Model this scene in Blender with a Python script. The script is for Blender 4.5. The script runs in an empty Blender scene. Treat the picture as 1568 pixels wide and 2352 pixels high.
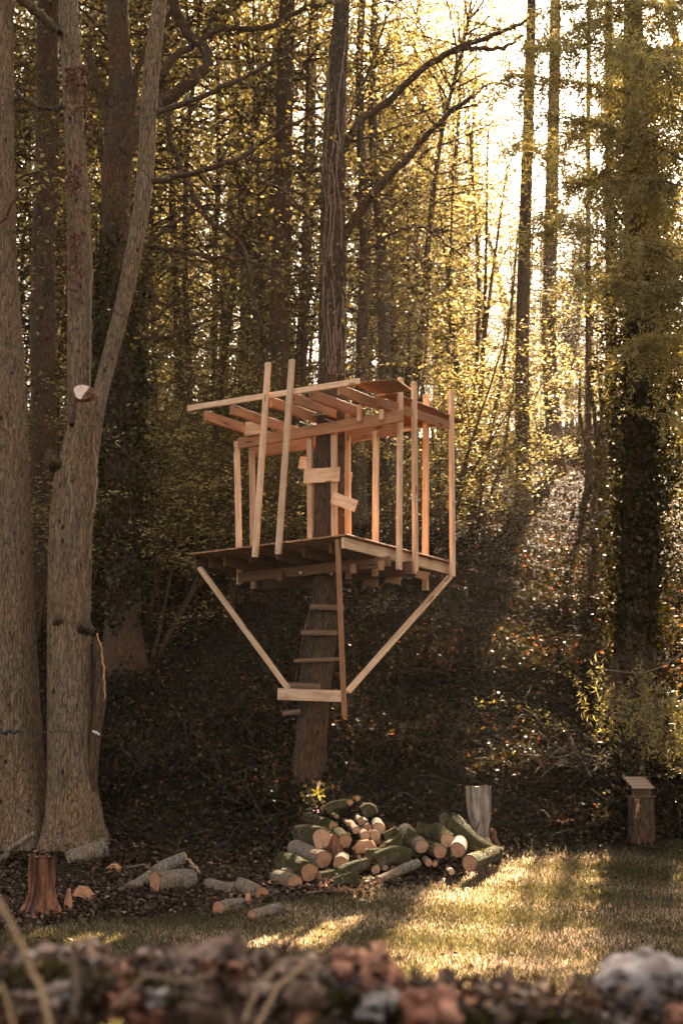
import bpy, math, random
import numpy as np
from mathutils import Matrix, Vector
rng = np.random.default_rng(7)
random.seed(7)
sc = bpy.context.scene
COL = sc.collection
R = math.radians

# ------------------------------------------------------------ camera, sky, sun, exposure
LENS = 50.0
F = LENS / 36.0 * 2352.0            # focal length in units of the 1568 x 2352 picture
PITCH = math.atan((1885 - 1176) / F)
CAM = np.array([0.0, 0.0, 1.6])
cam = bpy.data.cameras.new('camera'); camo = bpy.data.objects.new('camera', cam); COL.objects.link(camo)
cam.sensor_fit = 'VERTICAL'; cam.sensor_height = 36; cam.lens = LENS
camo.location = CAM; camo.rotation_euler = (R(90) + PITCH, 0, 0)
cam.clip_start = 0.05; cam.clip_end = 1000
cam.dof.use_dof = True; cam.dof.focus_distance = 17.3; cam.dof.aperture_fstop = 2.8
sc.camera = camo
SUN_EL, SUN_AZ = R(40), R(13)       # azimuth to the right of the view direction (+Y)
SD = np.array([math.sin(SUN_AZ) * math.cos(SUN_EL), math.cos(SUN_AZ) * math.cos(SUN_EL), math.sin(SUN_EL)])
w = bpy.data.worlds.new('World'); sc.world = w; w.use_nodes = True
nt = w.node_tree; bg = nt.nodes['Background']
sky = nt.nodes.new('ShaderNodeTexSky'); sky.sky_type = 'NISHITA'; sky.sun_disc = False
sky.sun_elevation = SUN_EL; sky.sun_rotation = SUN_AZ; sky.dust_density = 4.0; sky.air_density = 1.0; sky.ozone_density = 1.0
hs = nt.nodes.new('ShaderNodeHueSaturation'); hs.inputs['Saturation'].default_value = .45
nt.links.new(sky.outputs[0], hs.inputs['Color']); nt.links.new(hs.outputs[0], bg.inputs[0]); bg.inputs[1].default_value = 0.052
sun = bpy.data.lights.new('sun', 'SUN'); suno = bpy.data.objects.new('sun', sun); COL.objects.link(suno)
sun.energy = 5.0; sun.angle = R(0.53); sun.color = (1.0, 0.87, 0.70)
suno.rotation_euler = Vector(SD).to_track_quat('Z', 'Y').to_euler(); suno.location = (20, 40, 40)
sc.view_settings.view_transform = 'Standard'; sc.view_settings.look = 'None'
sc.view_settings.exposure = 3.6; sc.view_settings.gamma = 1
try:
    sc.view_settings.use_white_balance = True
    sc.view_settings.white_balance_temperature = 8300
    sc.view_settings.white_balance_tint = 16
except Exception as e: print('wb', e)
cy = sc.cycles
cy.use_denoising = True; cy.denoiser = 'OPENIMAGEDENOISE'
cy.max_bounces = 6; cy.diffuse_bounces = 3; cy.glossy_bounces = 2; cy.transmission_bounces = 4
cy.transparent_max_bounces = 8; cy.volume_bounces = 1; cy.sample_clamp_indirect = 0.6; cy.sample_clamp_direct = 1.5
cy.use_adaptive_sampling = False

# ------------------------------------------------------------ pixel helpers (picture units, 1568 x 2352)
CP, SP = math.cos(PITCH), math.sin(PITCH)
def ray(px, py):
    x = (px - 784.0) / F; y = (1176.0 - py) / F
    return np.array([x, CP - SP * y, SP + CP * y])
def at(px, py, Y):
    r = ray(px, py); return CAM + r * (Y / r[1])
def project(P):
    P = np.atleast_2d(P) - CAM
    zc = P[:, 1] * CP + P[:, 2] * SP; yc = -P[:, 1] * SP + P[:, 2] * CP
    zc = np.where(zc < .1, .1, zc)
    return np.stack([784 + F * P[:, 0] / zc, 1176 - F * yc / zc], 1)

# ------------------------------------------------------------ terrain height
_ty = np.array([-60, 3, 5, 8, 11, 13, 14.8, 17, 18.5, 21, 24, 35, 48, 58, 64, 90, 130, 260.])
_tz = np.array([0, 0, .3, .45, .52, .685, .92, 1.24, 2.35, 3.6, 5.1, 9.95, 14.5, 17.9, 18.5, 17.5, 15, 6.])
_gy = np.arange(-60, 260, .1); _gz = np.interp(_gy, _ty, _tz)
_k = np.exp(-np.linspace(-2, 2, 13) ** 2); _k /= _k.sum()
_gz = np.convolve(np.pad(_gz, 6, mode='edge'), _k, 'valid')
def hills(x, y):
    return (np.sin(x * .31 + 1.3) * np.cos(y * .27) * .5 + np.sin(x * .11 + y * .07) * .6)
def G(x, y):
    x = np.asarray(x, float); y = np.asarray(y, float)
    z = np.interp(y, _gy, _gz)
    up = np.clip((y - 19) / 8, 0, 1)
    z = z + up * hills(x, y) * .8
    bank = np.clip((y - 17) / 1.5, 0, 1)
    z = z + bank * (np.sin(x * 2.1 + y * 1.7) * np.sin(y * 2.3 - x) * .09)
    z = z + .022 * np.sin(x * 3.1 + 1) * np.sin(y * 2.2) * np.clip((y - 5) / 3, 0, 1)
    z = z + np.clip(x - 9, 0, 40) * .05 * up + np.clip(-9 - x, 0, 40) * .05 * up
    return z
def gpt(x, y, dz=0): return np.array([x, y, float(G(x, y)) + dz])
def hit(px, py):
    r = ray(px, py); t = np.linspace(4, 130, 4000)
    p = CAM + r[None] * t[:, None]
    below = p[:, 2] < G(p[:, 0], p[:, 1])
    i = int(np.argmax(below)) if below.any() else len(t) - 1
    q = p[i].copy(); q[2] = G(q[0], q[1]); return q

_edge = [hit(a, b)[:2] for a, b in [(-160, 2150), (0, 2135), (330, 2105), (560, 2085), (700, 2060), (860, 2050), (1000, 2028), (1120, 1990), (1180, 1955), (1400, 1950), (1568, 1946)]]
_edge = np.array(sorted([tuple(e) for e in _edge]))
def y_edge(x): return np.interp(x, np.r_[-40, _edge[:, 0], 40], np.r_[_edge[0, 1], _edge[:, 1], _edge[-1, 1]])

# ------------------------------------------------------------ sun gaps: outlines whose shading leaves are left out to shape the sun patches
GAPS = [
 [(1215, 1962), (1425, 1955), (1420, 1985), (1345, 2050), (1275, 2110), (1200, 2180), (1100, 2245), (980, 2310), (850, 2330), (930, 2240), (1010, 2150), (1060, 2080), (1120, 2010)],
 [(360, 2140), (450, 2105), (545, 2085), (565, 2100), (500, 2145), (380, 2162)],
 [(230, 2215), (300, 2160), (360, 2150), (380, 2175), (300, 2230)],
 [(560, 2240), (640, 2170), (760, 2105), (830, 2105), (740, 2190), (650, 2250)],
 [(1180, 1150), (1300, 1120), (1430, 1140), (1440, 1210), (1300, 1225), (1200, 1200)],
 [(1150, 1310), (1300, 1240), (1400, 1300), (1330, 1350), (1180, 1350)],
 [(1000, 1340), (1110, 1360), (1100, 1500), (1040, 1540), (990, 1450)],
 [(1350, 1590), (1500, 1540), (1540, 1640), (1420, 1690)],
 [(1490, 1180), (1640, 1180), (1640, 1420), (1500, 1400)],
 [(1480, 1600), (1600, 1400), (1600, 1700)],
 [(1530, 2200), (1600, 2140), (1640, 2240), (1560, 2260)],
]
def in_poly(P, poly):
    x, y = P[:, 0], P[:, 1]; ins = np.zeros(len(P), bool); n = len(poly)
    for i in range(n):
        x1, y1 = poly[i]; x2, y2 = poly[(i + 1) % n]
        c = ((y1 > y) != (y2 > y)) & (x < (x2 - x1) * (y - y1) / ((y2 - y1) + 1e-9) + x1)
        ins ^= c
    return ins
def shades_gap(P, jitter=6, gaps=None):
    P = np.atleast_2d(P); h = np.full(len(P), 8.0)
    s = np.maximum(P[:, 2] - G(P[:, 0], P[:, 1]), 0) / SD[2]
    for _ in range(60):
        q = P - SD[None] * s[:, None]
        s = s + np.clip((q[:, 2] - G(q[:, 0], q[:, 1])), -2, 4) * .7
    q = P - SD[None] * s[:, None]
    pr = project(q); pr = pr + rng.normal(0, jitter, pr.shape)
    m = np.zeros(len(P), bool)
    for g in (gaps or GAPS): m |= in_poly(pr, g)
    return m & (s > 1.2)

# ------------------------------------------------------------ mesh helpers
class MB:
    def __init__(s): s.v = []; s.f = []; s.n = 0; s.r = []
    def add(s, V, Fc, rnd=None):
        V = np.asarray(V, float); Fc = np.asarray(Fc, np.int64)
        s.v.append(V); s.f.append(Fc + s.n); s.n += len(V)
        s.r.append(np.full(len(Fc), rng.random()) if rnd is None else rnd)
        return s
    def mesh(s, name, off=None, smooth=False):
        me = bpy.data.meshes.new(name)
        if not s.v: return me
        V = np.concatenate(s.v)
        if off is not None: V = V - off
        quads = [f for f in s.f if f.shape[1] == 4]; 
        me.vertices.add(len(V)); me.vertices.foreach_set('co', V.astype(np.float32).ravel())
        loops = np.concatenate([f.ravel() for f in s.f]); cnt = np.concatenate([np.full(len(f), f.shape[1]) for f in s.f])
        st = np.r_[0, np.cumsum(cnt)[:-1]]
        me.loops.add(len(loops)); me.loops.foreach_set('vertex_index', loops.astype(np.int32))
        me.polygons.add(len(cnt)); me.polygons.foreach_set('loop_start', st.astype(np.int32)); me.polygons.foreach_set('loop_total', cnt.astype(np.int32))
        if smooth: me.polygons.foreach_set('use_smooth', np.ones(len(cnt), bool))
        a = me.attributes.new('rnd', 'FLOAT', 'FACE'); a.data.foreach_set('value', np.concatenate(s.r).astype(np.float32))
        me.update(calc_edges=True)
        return me

def frames(path):
    P = np.asarray(path, float); T = np.gradient(P, axis=0); T /= np.linalg.norm(T, axis=1)[:, None] + 1e-9
    ref = np.array([0, 0, 1.]) if abs(T[0, 2]) < .8 else np.array([0, 1., 0]) if abs(T[0, 1]) < .8 else np.array([1., 0, 0])
    U = np.zeros_like(P); u = np.cross(T[0], ref); u /= np.linalg.norm(u)
    for i in range(len(P)):
        u = u - T[i] * (u @ T[i]); u /= np.linalg.norm(u) + 1e-9; U[i] = u
    return P, T, U, np.cross(T, U)
def tube(mb, path, rad, n=8, cap=True, mod=None):
    P, T, U, W = frames(path); m = len(P); rad = np.broadcast_to(np.asarray(rad, float), (m,))
    th = np.linspace(0, 2 * np.pi, n, endpoint=False)
    rr = rad[:, None] * np.ones((1, n))
    if mod is not None: rr = rr * mod(th[None, :], P)
    V = P[:, None] + rr[..., None] * (np.cos(th)[None, :, None] * U[:, None] + np.sin(th)[None, :, None] * W[:, None])
    V = V.reshape(-1, 3); i = np.arange(m - 1)[:, None] * n; j = np.arange(n)[None]; k = (j + 1) % n
    Fq = np.stack([i + j, i + k, i + n + k, i + n + j], -1).reshape(-1, 4)
    mb.add(V, Fq)
    if cap and n <= 40:
        for e in (0, m - 1):
            c = np.vstack([V[e * n:(e + 1) * n], P[e]]); f = np.stack([np.arange(n), (np.arange(n) + 1) % n, np.full(n, n)], -1)
            mb.add(c, f if e else f[:, ::-1])
    return mb
def smooth_path(pts, n):
    P = np.asarray(pts, float); m = len(P)
    d = np.r_[0, np.cumsum(np.linalg.norm(np.diff(P, axis=0), axis=1))]
    M = np.gradient(P, d, axis=0) if m > 2 else np.repeat((P[1] - P[0])[None] / d[-1], 2, 0)
    t = np.linspace(0, d[-1], n); i = np.clip(np.searchsorted(d, t, side='right') - 1, 0, m - 2)
    h = (d[i + 1] - d[i]); u = ((t - d[i]) / h)[:, None]; h = h[:, None]
    return ((2*u**3-3*u**2+1)*P[i] + (u**3-2*u**2+u)*h*M[i] + (-2*u**3+3*u**2)*P[i+1] + (u**3-u**2)*h*M[i+1])
def rsamp(r, n): return np.interp(np.linspace(0, 1, n), np.linspace(0, 1, len(r)), r)

def leaves(mb, C, size, flat=.5, aspect=.62, updir=None):
    """kite shaped leaves; flat in 0..1 pulls the leaf plane towards horizontal"""
    C = np.asarray(C, float); n = len(C)
    if n == 0: return mb
    N = rng.normal(size=(n, 3)); N /= np.linalg.norm(N, axis=1)[:, None]
    up = np.array([0, 0, 1.]) if updir is None else updir
    N = N * (1 - flat) + up * flat; N /= np.linalg.norm(N, axis=1)[:, None] + 1e-9
    A = rng.normal(size=(n, 3)); A -= N * (A * N).sum(1)[:, None]; A /= np.linalg.norm(A, axis=1)[:, None] + 1e-9
    B = np.cross(N, A); s = (size * rng.uniform(.6, 1.25, n))[:, None]
    V = np.stack([C - A * s * .5, C + B * s * aspect * .5 - A * s * .08 + N * s * .08, C + A * s * .5 - N * s * .1, C - B * s * aspect * .5 - A * s * .08 + N * s * .08], 1).reshape(-1, 3)
    mb.add(V, np.arange(4 * n).reshape(n, 4), rng.random(n)); return mb

def box(mb, a, b, w, h, up=(0, 0, 1)):
    a = np.asarray(a, float); b = np.asarray(b, float); t = b - a; t /= np.linalg.norm(t)
    s = np.cross(t, up); s /= np.linalg.norm(s); u = np.cross(s, t)
    V = [p + s * w / 2 * i + u * h / 2 * j for p in (a, b) for i, j in ((-1, -1), (1, -1), (1, 1), (-1, 1))]
    mb.add(V, [(0, 1, 2, 3), (7, 6, 5, 4), (0, 4, 5, 1), (1, 5, 6, 2), (2, 6, 7, 3), (3, 7, 4, 0)]); return mb

# ------------------------------------------------------------ object helpers
def link(o, parent=None):
    COL.objects.link(o)
    if parent is not None: o.parent = parent
    return o
def tag(o, label=None, cat=None, group=None, kind=None):
    if label: o['label'] = label
    if cat: o['category'] = cat
    if group: o['group'] = group
    if kind: o['kind'] = kind
    return o
def thing(name, loc, label, cat, group=None):
    o = bpy.data.objects.new(name, None); o.empty_display_size = .2; link(o); o.location = [float(c) for c in loc]
    return tag(o, label, cat, group)
def wloc(o):
    v = np.zeros(3)
    while o is not None: v += np.array(o.location); o = o.parent
    return v
def part(name, mb, mat, parent=None, smooth=False, kind=None):
    me = mb.mesh(name, wloc(parent) if parent is not None else None, smooth); me.materials.append(mat)
    o = bpy.data.objects.new(name, me); link(o, parent)
    if kind: o['kind'] = kind
    return o
def copy_tree(o, parent=None):
    c = o.copy(); COL.objects.link(c); c.parent = parent
    for ch in list(o.children): copy_tree(ch, c)
    return c

# ------------------------------------------------------------ materials
def newmat(name):
    m = bpy.data.materials.new(name); m.use_nodes = True; n = m.node_tree
    for x in list(n.nodes): n.nodes.remove(x)
    out = n.nodes.new('ShaderNodeOutputMaterial'); return m, n, out
def N(n, t, **kw):
    x = n.nodes.new('ShaderNode' + t)
    for k, v in kw.items():
        if k.startswith('i_'): x.inputs[int(k[2:])].default_value = v
        else: setattr(x, k, v)
    return x
def ramp(n, src, stops):
    r = N(n, 'ValToRGB'); el = r.color_ramp.elements
    while len(el) < len(stops): el.new(.5)
    for e, (p, c) in zip(el, stops): e.position = p; e.color = (*c, 1) if len(c) == 3 else c
    n.links.new(src, r.inputs[0]); return r.outputs[0]
def coords(n, scale, kind='Object'):
    tc = N(n, 'TexCoord'); mp = N(n, 'Mapping'); mp.inputs['Scale'].default_value = scale
    n.links.new(tc.outputs[kind], mp.inputs[0]); return mp.outputs[0]
def noise(n, vec, scale, detail=4, rough=.6):
    t = N(n, 'TexNoise'); t.inputs['Scale'].default_value = scale; t.inputs['Detail'].default_value = detail; t.inputs['Roughness'].default_value = rough
    n.links.new(vec, t.inputs[0]); return t.outputs[0]
def mixc(n, fac, a, b, mode='MIX'):
    m = N(n, 'Mix', data_type='RGBA', blend_type=mode)
    for s, i in ((fac, 0), (a, 6), (b, 7)):
        if isinstance(s, (int, float)): m.inputs[i].default_value = s
        elif isinstance(s, tuple): m.inputs[i].default_value = (*s, 1)
        else: n.links.new(s, m.inputs[i])
    return m.outputs[2]
def princ(n, out, col, rough=.85, bump=None, strength=.5, dist=.02, spec=.25):
    p = N(n, 'BsdfPrincipled'); p.inputs['Roughness'].default_value = rough; p.inputs['Specular IOR Level'].default_value = spec
    if isinstance(col, tuple): p.inputs[0].default_value = (*col, 1)
    else: n.links.new(col, p.inputs[0])
    if bump is not None:
        b = N(n, 'Bump'); b.inputs['Strength'].default_value = strength; b.inputs['Distance'].default_value = dist
        n.links.new(bump, b.inputs['Height']); n.links.new(b.outputs[0], p.inputs['Normal'])
    n.links.new(p.outputs[0], out.inputs[0]); return p

def leaf_mat(name, stops, transl=.5, gloss=.06, rough=.4, tm=(1.8, 1.55, 1.0)):
    m, n, out = newmat(name)
    at_ = N(n, 'Attribute', attribute_name='rnd')
    c = ramp(n, at_.outputs['Fac'], stops)
    d = N(n, 'BsdfDiffuse'); t = N(n, 'BsdfTranslucent'); g = N(n, 'BsdfGlossy'); g.inputs['Roughness'].default_value = rough
    n.links.new(c, d.inputs[0])
    tc = mixc(n, 1.0, c, tm, 'MULTIPLY'); n.links.new(tc, t.inputs[0])
    mx = N(n, 'MixShader'); mx.inputs[0].default_value = transl; n.links.new(d.outputs[0], mx.inputs[1]); n.links.new(t.outputs[0], mx.inputs[2])
    m2 = N(n, 'MixShader'); m2.inputs[0].default_value = gloss; n.links.new(mx.outputs[0], m2.inputs[1]); n.links.new(g.outputs[0], m2.inputs[2])
    n.links.new(m2.outputs[0], out.inputs[0]); return m

def bark_mat(name, dark, light, tint=None, scale=1.0, moss=0.0, bump=.9):
    m, n, out = newmat(name)
    v0 = coords(n, (scale * 34, scale * 34, scale * 5.5)); dn = N(n, 'TexNoise'); dn.inputs['Scale'].default_value = .5; n.links.new(v0, dn.inputs[0])
    v = mixc(n, .16, v0, dn.outputs[1], 'ADD'); va = N(n, 'VectorMath', operation='MULTIPLY_ADD'); n.links.new(dn.outputs[1], va.inputs[0]); va.inputs[1].default_value = (2.4, 2.4, 2.4); n.links.new(v0, va.inputs[2]); v = va.outputs[0]
    a = noise(n, v, 1.0, 6, .65)
    vo = N(n, 'TexVoronoi', feature='DISTANCE_TO_EDGE'); vo.inputs['Scale'].default_value = 1.1
    wv = mixc(n, .35, v, N(n, 'TexNoise').outputs[1]) if False else v
    n.links.new(v, vo.inputs[0])
    vr = ramp(n, vo.outputs[0], [(0, (.05, .05, .05)), (.16, (1, 1, 1))])
    hgt = mixc(n, .55, a, vr, 'MULTIPLY')
    big = noise(n, coords(n, (1.3, 1.3, .5)), 1.5, 4)
    c = ramp(n, hgt, [(.16, dark), (.56, light)])
    c = mixc(n, ramp(n, big, [(.4, (0, 0, 0)), (.65, (1, 1, 1))]), c, mixc(n, 1.0, c, tint or (1.25, 1.0, .82), 'MULTIPLY'))
    if moss > 0:
        mn = noise(n, coords(n, (1, 1, 1)), 6, 6, .7)
        geo = N(n, 'NewGeometry'); sx = N(n, 'SeparateXYZ'); n.links.new(geo.outputs['Normal'], sx.inputs[0])
        ad = N(n, 'Math', operation='MULTIPLY_ADD'); n.links.new(sx.outputs[2], ad.inputs[0]); ad.inputs[1].default_value = .25; n.links.new(mn, ad.inputs[2])
        mf = ramp(n, ad.outputs[0], [(.62 - moss * .3, (0, 0, 0)), (.72 - moss * .3, (1, 1, 1))])
        c = mixc(n, mf, c, (.034, .032, .009))
    pt = noise(n, coords(n, (2.2, 2.2, 1.4)), 2.0, 5, .7)
    c = mixc(n, ramp(n, pt, [(.54, (0, 0, 0)), (.66, (.6, .6, .6))]), c, mixc(n, 1.0, c, (.55, .56, .48), 'MULTIPLY'))
    kv = N(n, 'TexVoronoi'); kv.inputs['Scale'].default_value = 1; n.links.new(coords(n, (5, 5, 3.3)), kv.inputs[0])
    c = mixc(n, ramp(n, kv.outputs['Distance'], [(.07, (1, 1, 1)), (.15, (0, 0, 0))]), c, dark)
    princ(n, out, c, .9, hgt, bump, .03, .15); return m

M = {}
M['bark_grey'] = bark_mat('bark_grey', (.018, .011, .007), (.20, .142, .093), (1.15, 1.0, .85))
M['bark_brown'] = bark_mat('bark_brown', (.015, .010, .007), (.095, .067, .045), (1.3, .95, .75))
M['bark_far'] = bark_mat('bark_far', (.02, .015, .011), (.12, .09, .066), (1.2, 1.0, .85), bump=.5)
M['bark_log'] = bark_mat('bark_log', (.028, .022, .018), (.22, .19, .155), None, 1.2)
M['bark_moss'] = bark_mat('bark_moss', (.022, .019, .013), (.12, .10, .07), None, 1.2, .55)
M['leaf_gold'] = leaf_mat('leaf_gold', [(0, (.06, .052, .016)), (.4, (.12, .105, .033)), (.8, (.19, .165, .08)), (1, (.26, .225, .13))], .6, tm=(2.2, 1.95, 1.6))
M['leaf_olive'] = leaf_mat('leaf_olive', [(0, (.025, .024, .008)), (.5, (.06, .052, .016)), (1, (.12, .095, .032))], .55)
M['leaf_canopy'] = leaf_mat('leaf_canopy', [(0, (.05, .045, .010)), (1, (.13, .10, .02))], .45)
M['ivy'] = leaf_mat('ivy', [(0, (.010, .010, .002)), (.7, (.026, .022, .004)), (1, (.05, .04, .010))], .15, .02, .28)
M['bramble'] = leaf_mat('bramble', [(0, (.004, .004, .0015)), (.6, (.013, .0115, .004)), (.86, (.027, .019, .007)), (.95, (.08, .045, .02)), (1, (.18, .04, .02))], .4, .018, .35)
M['litter'] = leaf_mat('litter', [(0, (.008, .0045, .003)), (.65, (.028, .015, .009)), (.9, (.085, .045, .027)), (1, (.24, .14, .09))], .15, .03, .5)
M['larch'] = leaf_mat('larch', [(0, (.07, .068, .022)), (.5, (.16, .14, .055)), (1, (.26, .21, .09))], .6, .04, tm=(2.2, 2.0, 1.4))
M['grass'] = leaf_mat('grass', [(0, (.014, .014, .004)), (.5, (.031, .034, .010)), (.70, (.11, .095, .05)), (1, (.50, .40, .31))], .7, .02, .45, (2.5, 2.1, 2.2))
M['creeper_red'] = leaf_mat('creeper_red', [(0, (.05, .014, .009)), (1, (.15, .038, .026))], .3)

def m_terrain():
    m, n, out = newmat('ground_cover')
    v = coords(n, (1, 1, 1)); a = noise(n, v, 9, 8, .75); b = noise(n, v, 1.1, 4); c3 = noise(n, v, 45, 4, .7)
    lit = ramp(n, a, [(.3, (.004, .003, .002)), (.5, (.012, .0075, .005)), (.62, (.028, .016, .010)), (.75, (.06, .036, .022))])
    lit = mixc(n, ramp(n, b, [(.4, (0, 0, 0)), (.6, (.7, .7, .7))]), lit, (.022, .022, .009))
    gr = ramp(n, c3, [(.3, (.012, .012, .003)), (.6, (.035, .030, .010)), (.8, (.08, .062, .03))])
    la = N(n, 'Attribute', attribute_name='lawn')
    c = mixc(n, la.outputs['Fac'], lit, gr)
    princ(n, out, c, .95, a, .6, .06, .1); return m
M['terrain'] = m_terrain()

def m_lumber(nm='sawn_pine', tone=(1., 1., 1.)):
    m, n, out = newmat(nm)
    v = coords(n, (1.2, 16, 16)); oi = N(n, 'ObjectInfo')
    ad = N(n, 'VectorMath', operation='ADD'); n.links.new(v, ad.inputs[0]); cb = N(n, 'CombineXYZ')
    ml = N(n, 'Math', operation='MULTIPLY'); ml.inputs[1].default_value = 40; n.links.new(oi.outputs['Random'], ml.inputs[0])
    n.links.new(ml.outputs[0], cb.inputs[0]); n.links.new(ml.outputs[0], cb.inputs[1]); n.links.new(cb.outputs[0], ad.inputs[1])
    g = noise(n, ad.outputs[0], 2.2, 6, .7)
    c = ramp(n, g, [(.3, (.44, .26, .145)), (.5, (.69, .44, .28)), (.7, (.80, .57, .40))])
    vk = coords(n, (2.2, 9, 9)); a2 = N(n, 'VectorMath', operation='ADD'); n.links.new(vk, a2.inputs[0]); n.links.new(cb.outputs[0], a2.inputs[1])
    vo = N(n, 'TexVoronoi'); vo.inputs['Scale'].default_value = 1.0; n.links.new(a2.outputs[0], vo.inputs[0])
    k = ramp(n, vo.outputs['Distance'], [(.10, (1, 1, 1)), (.2, (0, 0, 0))])
    c = mixc(n, k, c, (.20, .085, .04))
    st = noise(n, coords(n, (1.5, 1.5, 1.5)), 2, 3)
    c = mixc(n, ramp(n, st, [(.45, (0, 0, 0)), (.7, (.55, .55, .55))]), c, mixc(n, 1.0, c, (.7, .6, .55), 'MULTIPLY'))
    hv = N(n, 'Math', operation='MULTIPLY_ADD'); n.links.new(oi.outputs['Random'], hv.inputs[0]); hv.inputs[1].default_value = .5; hv.inputs[2].default_value = .62
    cc = N(n, 'CombineColor'); [n.links.new(hv.outputs[0], cc.inputs[i]) for i in range(3)]
    c = mixc(n, 1.0, c, cc.outputs[0], 'MULTIPLY'); c = mixc(n, 1.0, c, tone, 'MULTIPLY')
    princ(n, out, c, .7, g, .25, .004, .3); return m
M['lumber'] = m_lumber(); M['lumber_warm'] = m_lumber('shaded_pine', (.47, .35, .28)); M['lumber_dark'] = m_lumber('deep_shade_pine', (.22, .17, .14))  # same pine in two darker tones, shade under deck and roof put into the colour
def m_osb():
    m, n, out = newmat('chipboard')
    v = coords(n, (9, 30, 9)); vo = N(n, 'TexVoronoi'); vo.inputs['Scale'].default_value = 2; n.links.new(v, vo.inputs[0])
    c = ramp(n, noise(n, v, 2, 4), [(.3, (.17, .075, .035)), (.7, (.36, .18, .09))])
    c = mixc(n, .4, c, mixc(n, 1.0, c, vo.outputs['Color'], 'MULTIPLY'))
    princ(n, out, c, .75); return m
M['osb'] = m_osb()
def m_old():
    m, n, out = newmat('weathered_board')
    g = noise(n, coords(n, (1.5, 20, 20)), 2, 6, .7)
    princ(n, out, ramp(n, g, [(.3, (.04, .022, .014)), (.7, (.20, .115, .07))]), .85, g, .4, .005); return m
M['old_board'] = m_old()
def m_cut(name, a, b, rim):
    m, n, out = newmat(name)
    tc = N(n, 'TexCoord'); ln = N(n, 'VectorMath', operation='LENGTH')
    mp = N(n, 'Mapping'); n.links.new(tc.outputs['Object'], mp.inputs[0]); mp.inputs['Location'].default_value = (.008, .004, 0)
    n.links.new(mp.outputs[0], ln.inputs[0])
    nz = noise(n, coords(n, (1, 1, 1)), 9, 4)
    ad = N(n, 'Math', operation='MULTIPLY_ADD'); n.links.new(nz, ad.inputs[0]); ad.inputs[1].default_value = .035; n.links.new(ln.outputs['Value'], ad.inputs[2])
    sn = N(n, 'Math', operation='MULTIPLY'); n.links.new(ad.outputs[0], sn.inputs[0]); sn.inputs[1].default_value = 420
    si = N(n, 'Math', operation='SINE'); n.links.new(sn.outputs[0], si.inputs[0])
    c = mixc(n, ramp(n, si.outputs[0], [(0, (0, 0, 0)), (1, (1, 1, 1))]), b, a)
    pa = noise(n, coords(n, (1, 1, 1)), 14, 5, .7)
    c = mixc(n, ramp(n, pa, [(.4, (0, 0, 0)), (.7, (.8, .8, .8))]), c, rim)
    # drying cracks running out from the pith
    sp = N(n, 'SeparateXYZ'); n.links.new(tc.outputs['Object'], sp.inputs[0])
    an = N(n, 'Math', operation='ARCTAN2'); n.links.new(sp.outputs[1], an.inputs[0]); n.links.new(sp.outputs[0], an.inputs[1])
    cn = noise(n, coords(n, (1, 1, 1)), 5, 2)
    a3 = N(n, 'Math', operation='MULTIPLY_ADD'); n.links.new(cn, a3.inputs[0]); a3.inputs[1].default_value = 3.0; n.links.new(an.outputs[0], a3.inputs[2])
    a4 = N(n, 'Math', operation='MULTIPLY'); n.links.new(a3.outputs[0], a4.inputs[0]); a4.inputs[1].default_value = 2.5
    a5 = N(n, 'Math', operation='SINE'); n.links.new(a4.outputs[0], a5.inputs[0])
    c = mixc(n, ramp(n, a5.outputs[0], [(.965, (0, 0, 0)), (.99, (.6, .6, .6))]), c, (.06, .03, .02))
    princ(n, out, c, .8, pa, .3, .004); return m
M['cut'] = m_cut('cut_wood', (.40, .21, .12), (.31, .15, .082), (.19, .08, .042))
M['cut_pale'] = m_cut('cut_wood_pale', (.52, .31, .19), (.42, .235, .14), (.30, .14, .08))
M['fresh_cut'] = m_cut('fresh_cut', (.62, .50, .42), (.52, .40, .33), (.45, .30, .22))
def simple(name, stops, sc3, nscale=3, rough=.85, bump=.5, dist=.02, spec=.25):
    m, n, out = newmat(name); g = noise(n, coords(n, sc3), nscale, 8, .7)
    princ(n, out, ramp(n, g, stops), rough, g, bump, dist, spec); return m
M['rot_orange'] = simple('rotten_wood', [(.36, (.02, .009, .006)), (.48, (.075, .03, .017)), (.58, (.22, .085, .042)), (.72, (.36, .20, .12))], (9, 9, 1.6), 1.6, .9, 1, .05)
M['wood_grey'] = simple('bleached_wood', [(.34, (.05, .028, .019)), (.46, (.16, .115, .085)), (.6, (.30, .25, .20)), (.75, (.38, .32, .27))], (8, 8, 1.3), 2, .9, .8, .03)
M['splinter'] = simple('split_wood', [(.3, (.16, .06, .03)), (.6, (.40, .19, .10)), (.8, (.5, .3, .18))], (3, 3, 3), 4, .85, .5, .01)
M['stone_red'] = simple('red_stone', [(.3, (.03, .012, .008)), (.45, (.19, .07, .042)), (.6, (.42, .21, .14))], (1, 1, 1), 13, .9, 1, .03)
M['stone_brown'] = simple('brown_stone', [(.3, (.02, .012, .008)), (.45, (.12, .07, .048)), (.56, (.29, .20, .155)), (.72, (.52, .43, .39))], (1, 1, 1), 15, .9, 1, .03)
M['stone_white'] = simple('white_stone', [(.3, (.12, .085, .07)), (.5, (.27, .24, .23)), (.7, (.38, .35, .35))], (1, 1, 1), 12, .9, 1, .03)
M['moss'] = leaf_mat('moss_tufts', [(0, (.02, .02, .005)), (1, (.07, .065, .016))], .3, .02)
M['twig'] = simple('twig_bark', [(.3, (.05, .034, .024)), (.7, (.19, .13, .09))], (1, 1, 1), 12)
M['cane'] = simple('cane_bark', [(.3, (.015, .010, .007)), (.7, (.075, .048, .032))], (1, 1, 1), 12)
M['vine'] = simple('vine_bark', [(.3, (.09, .055, .04)), (.7, (.28, .18, .13))], (1, 1, 1), 12)
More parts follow.
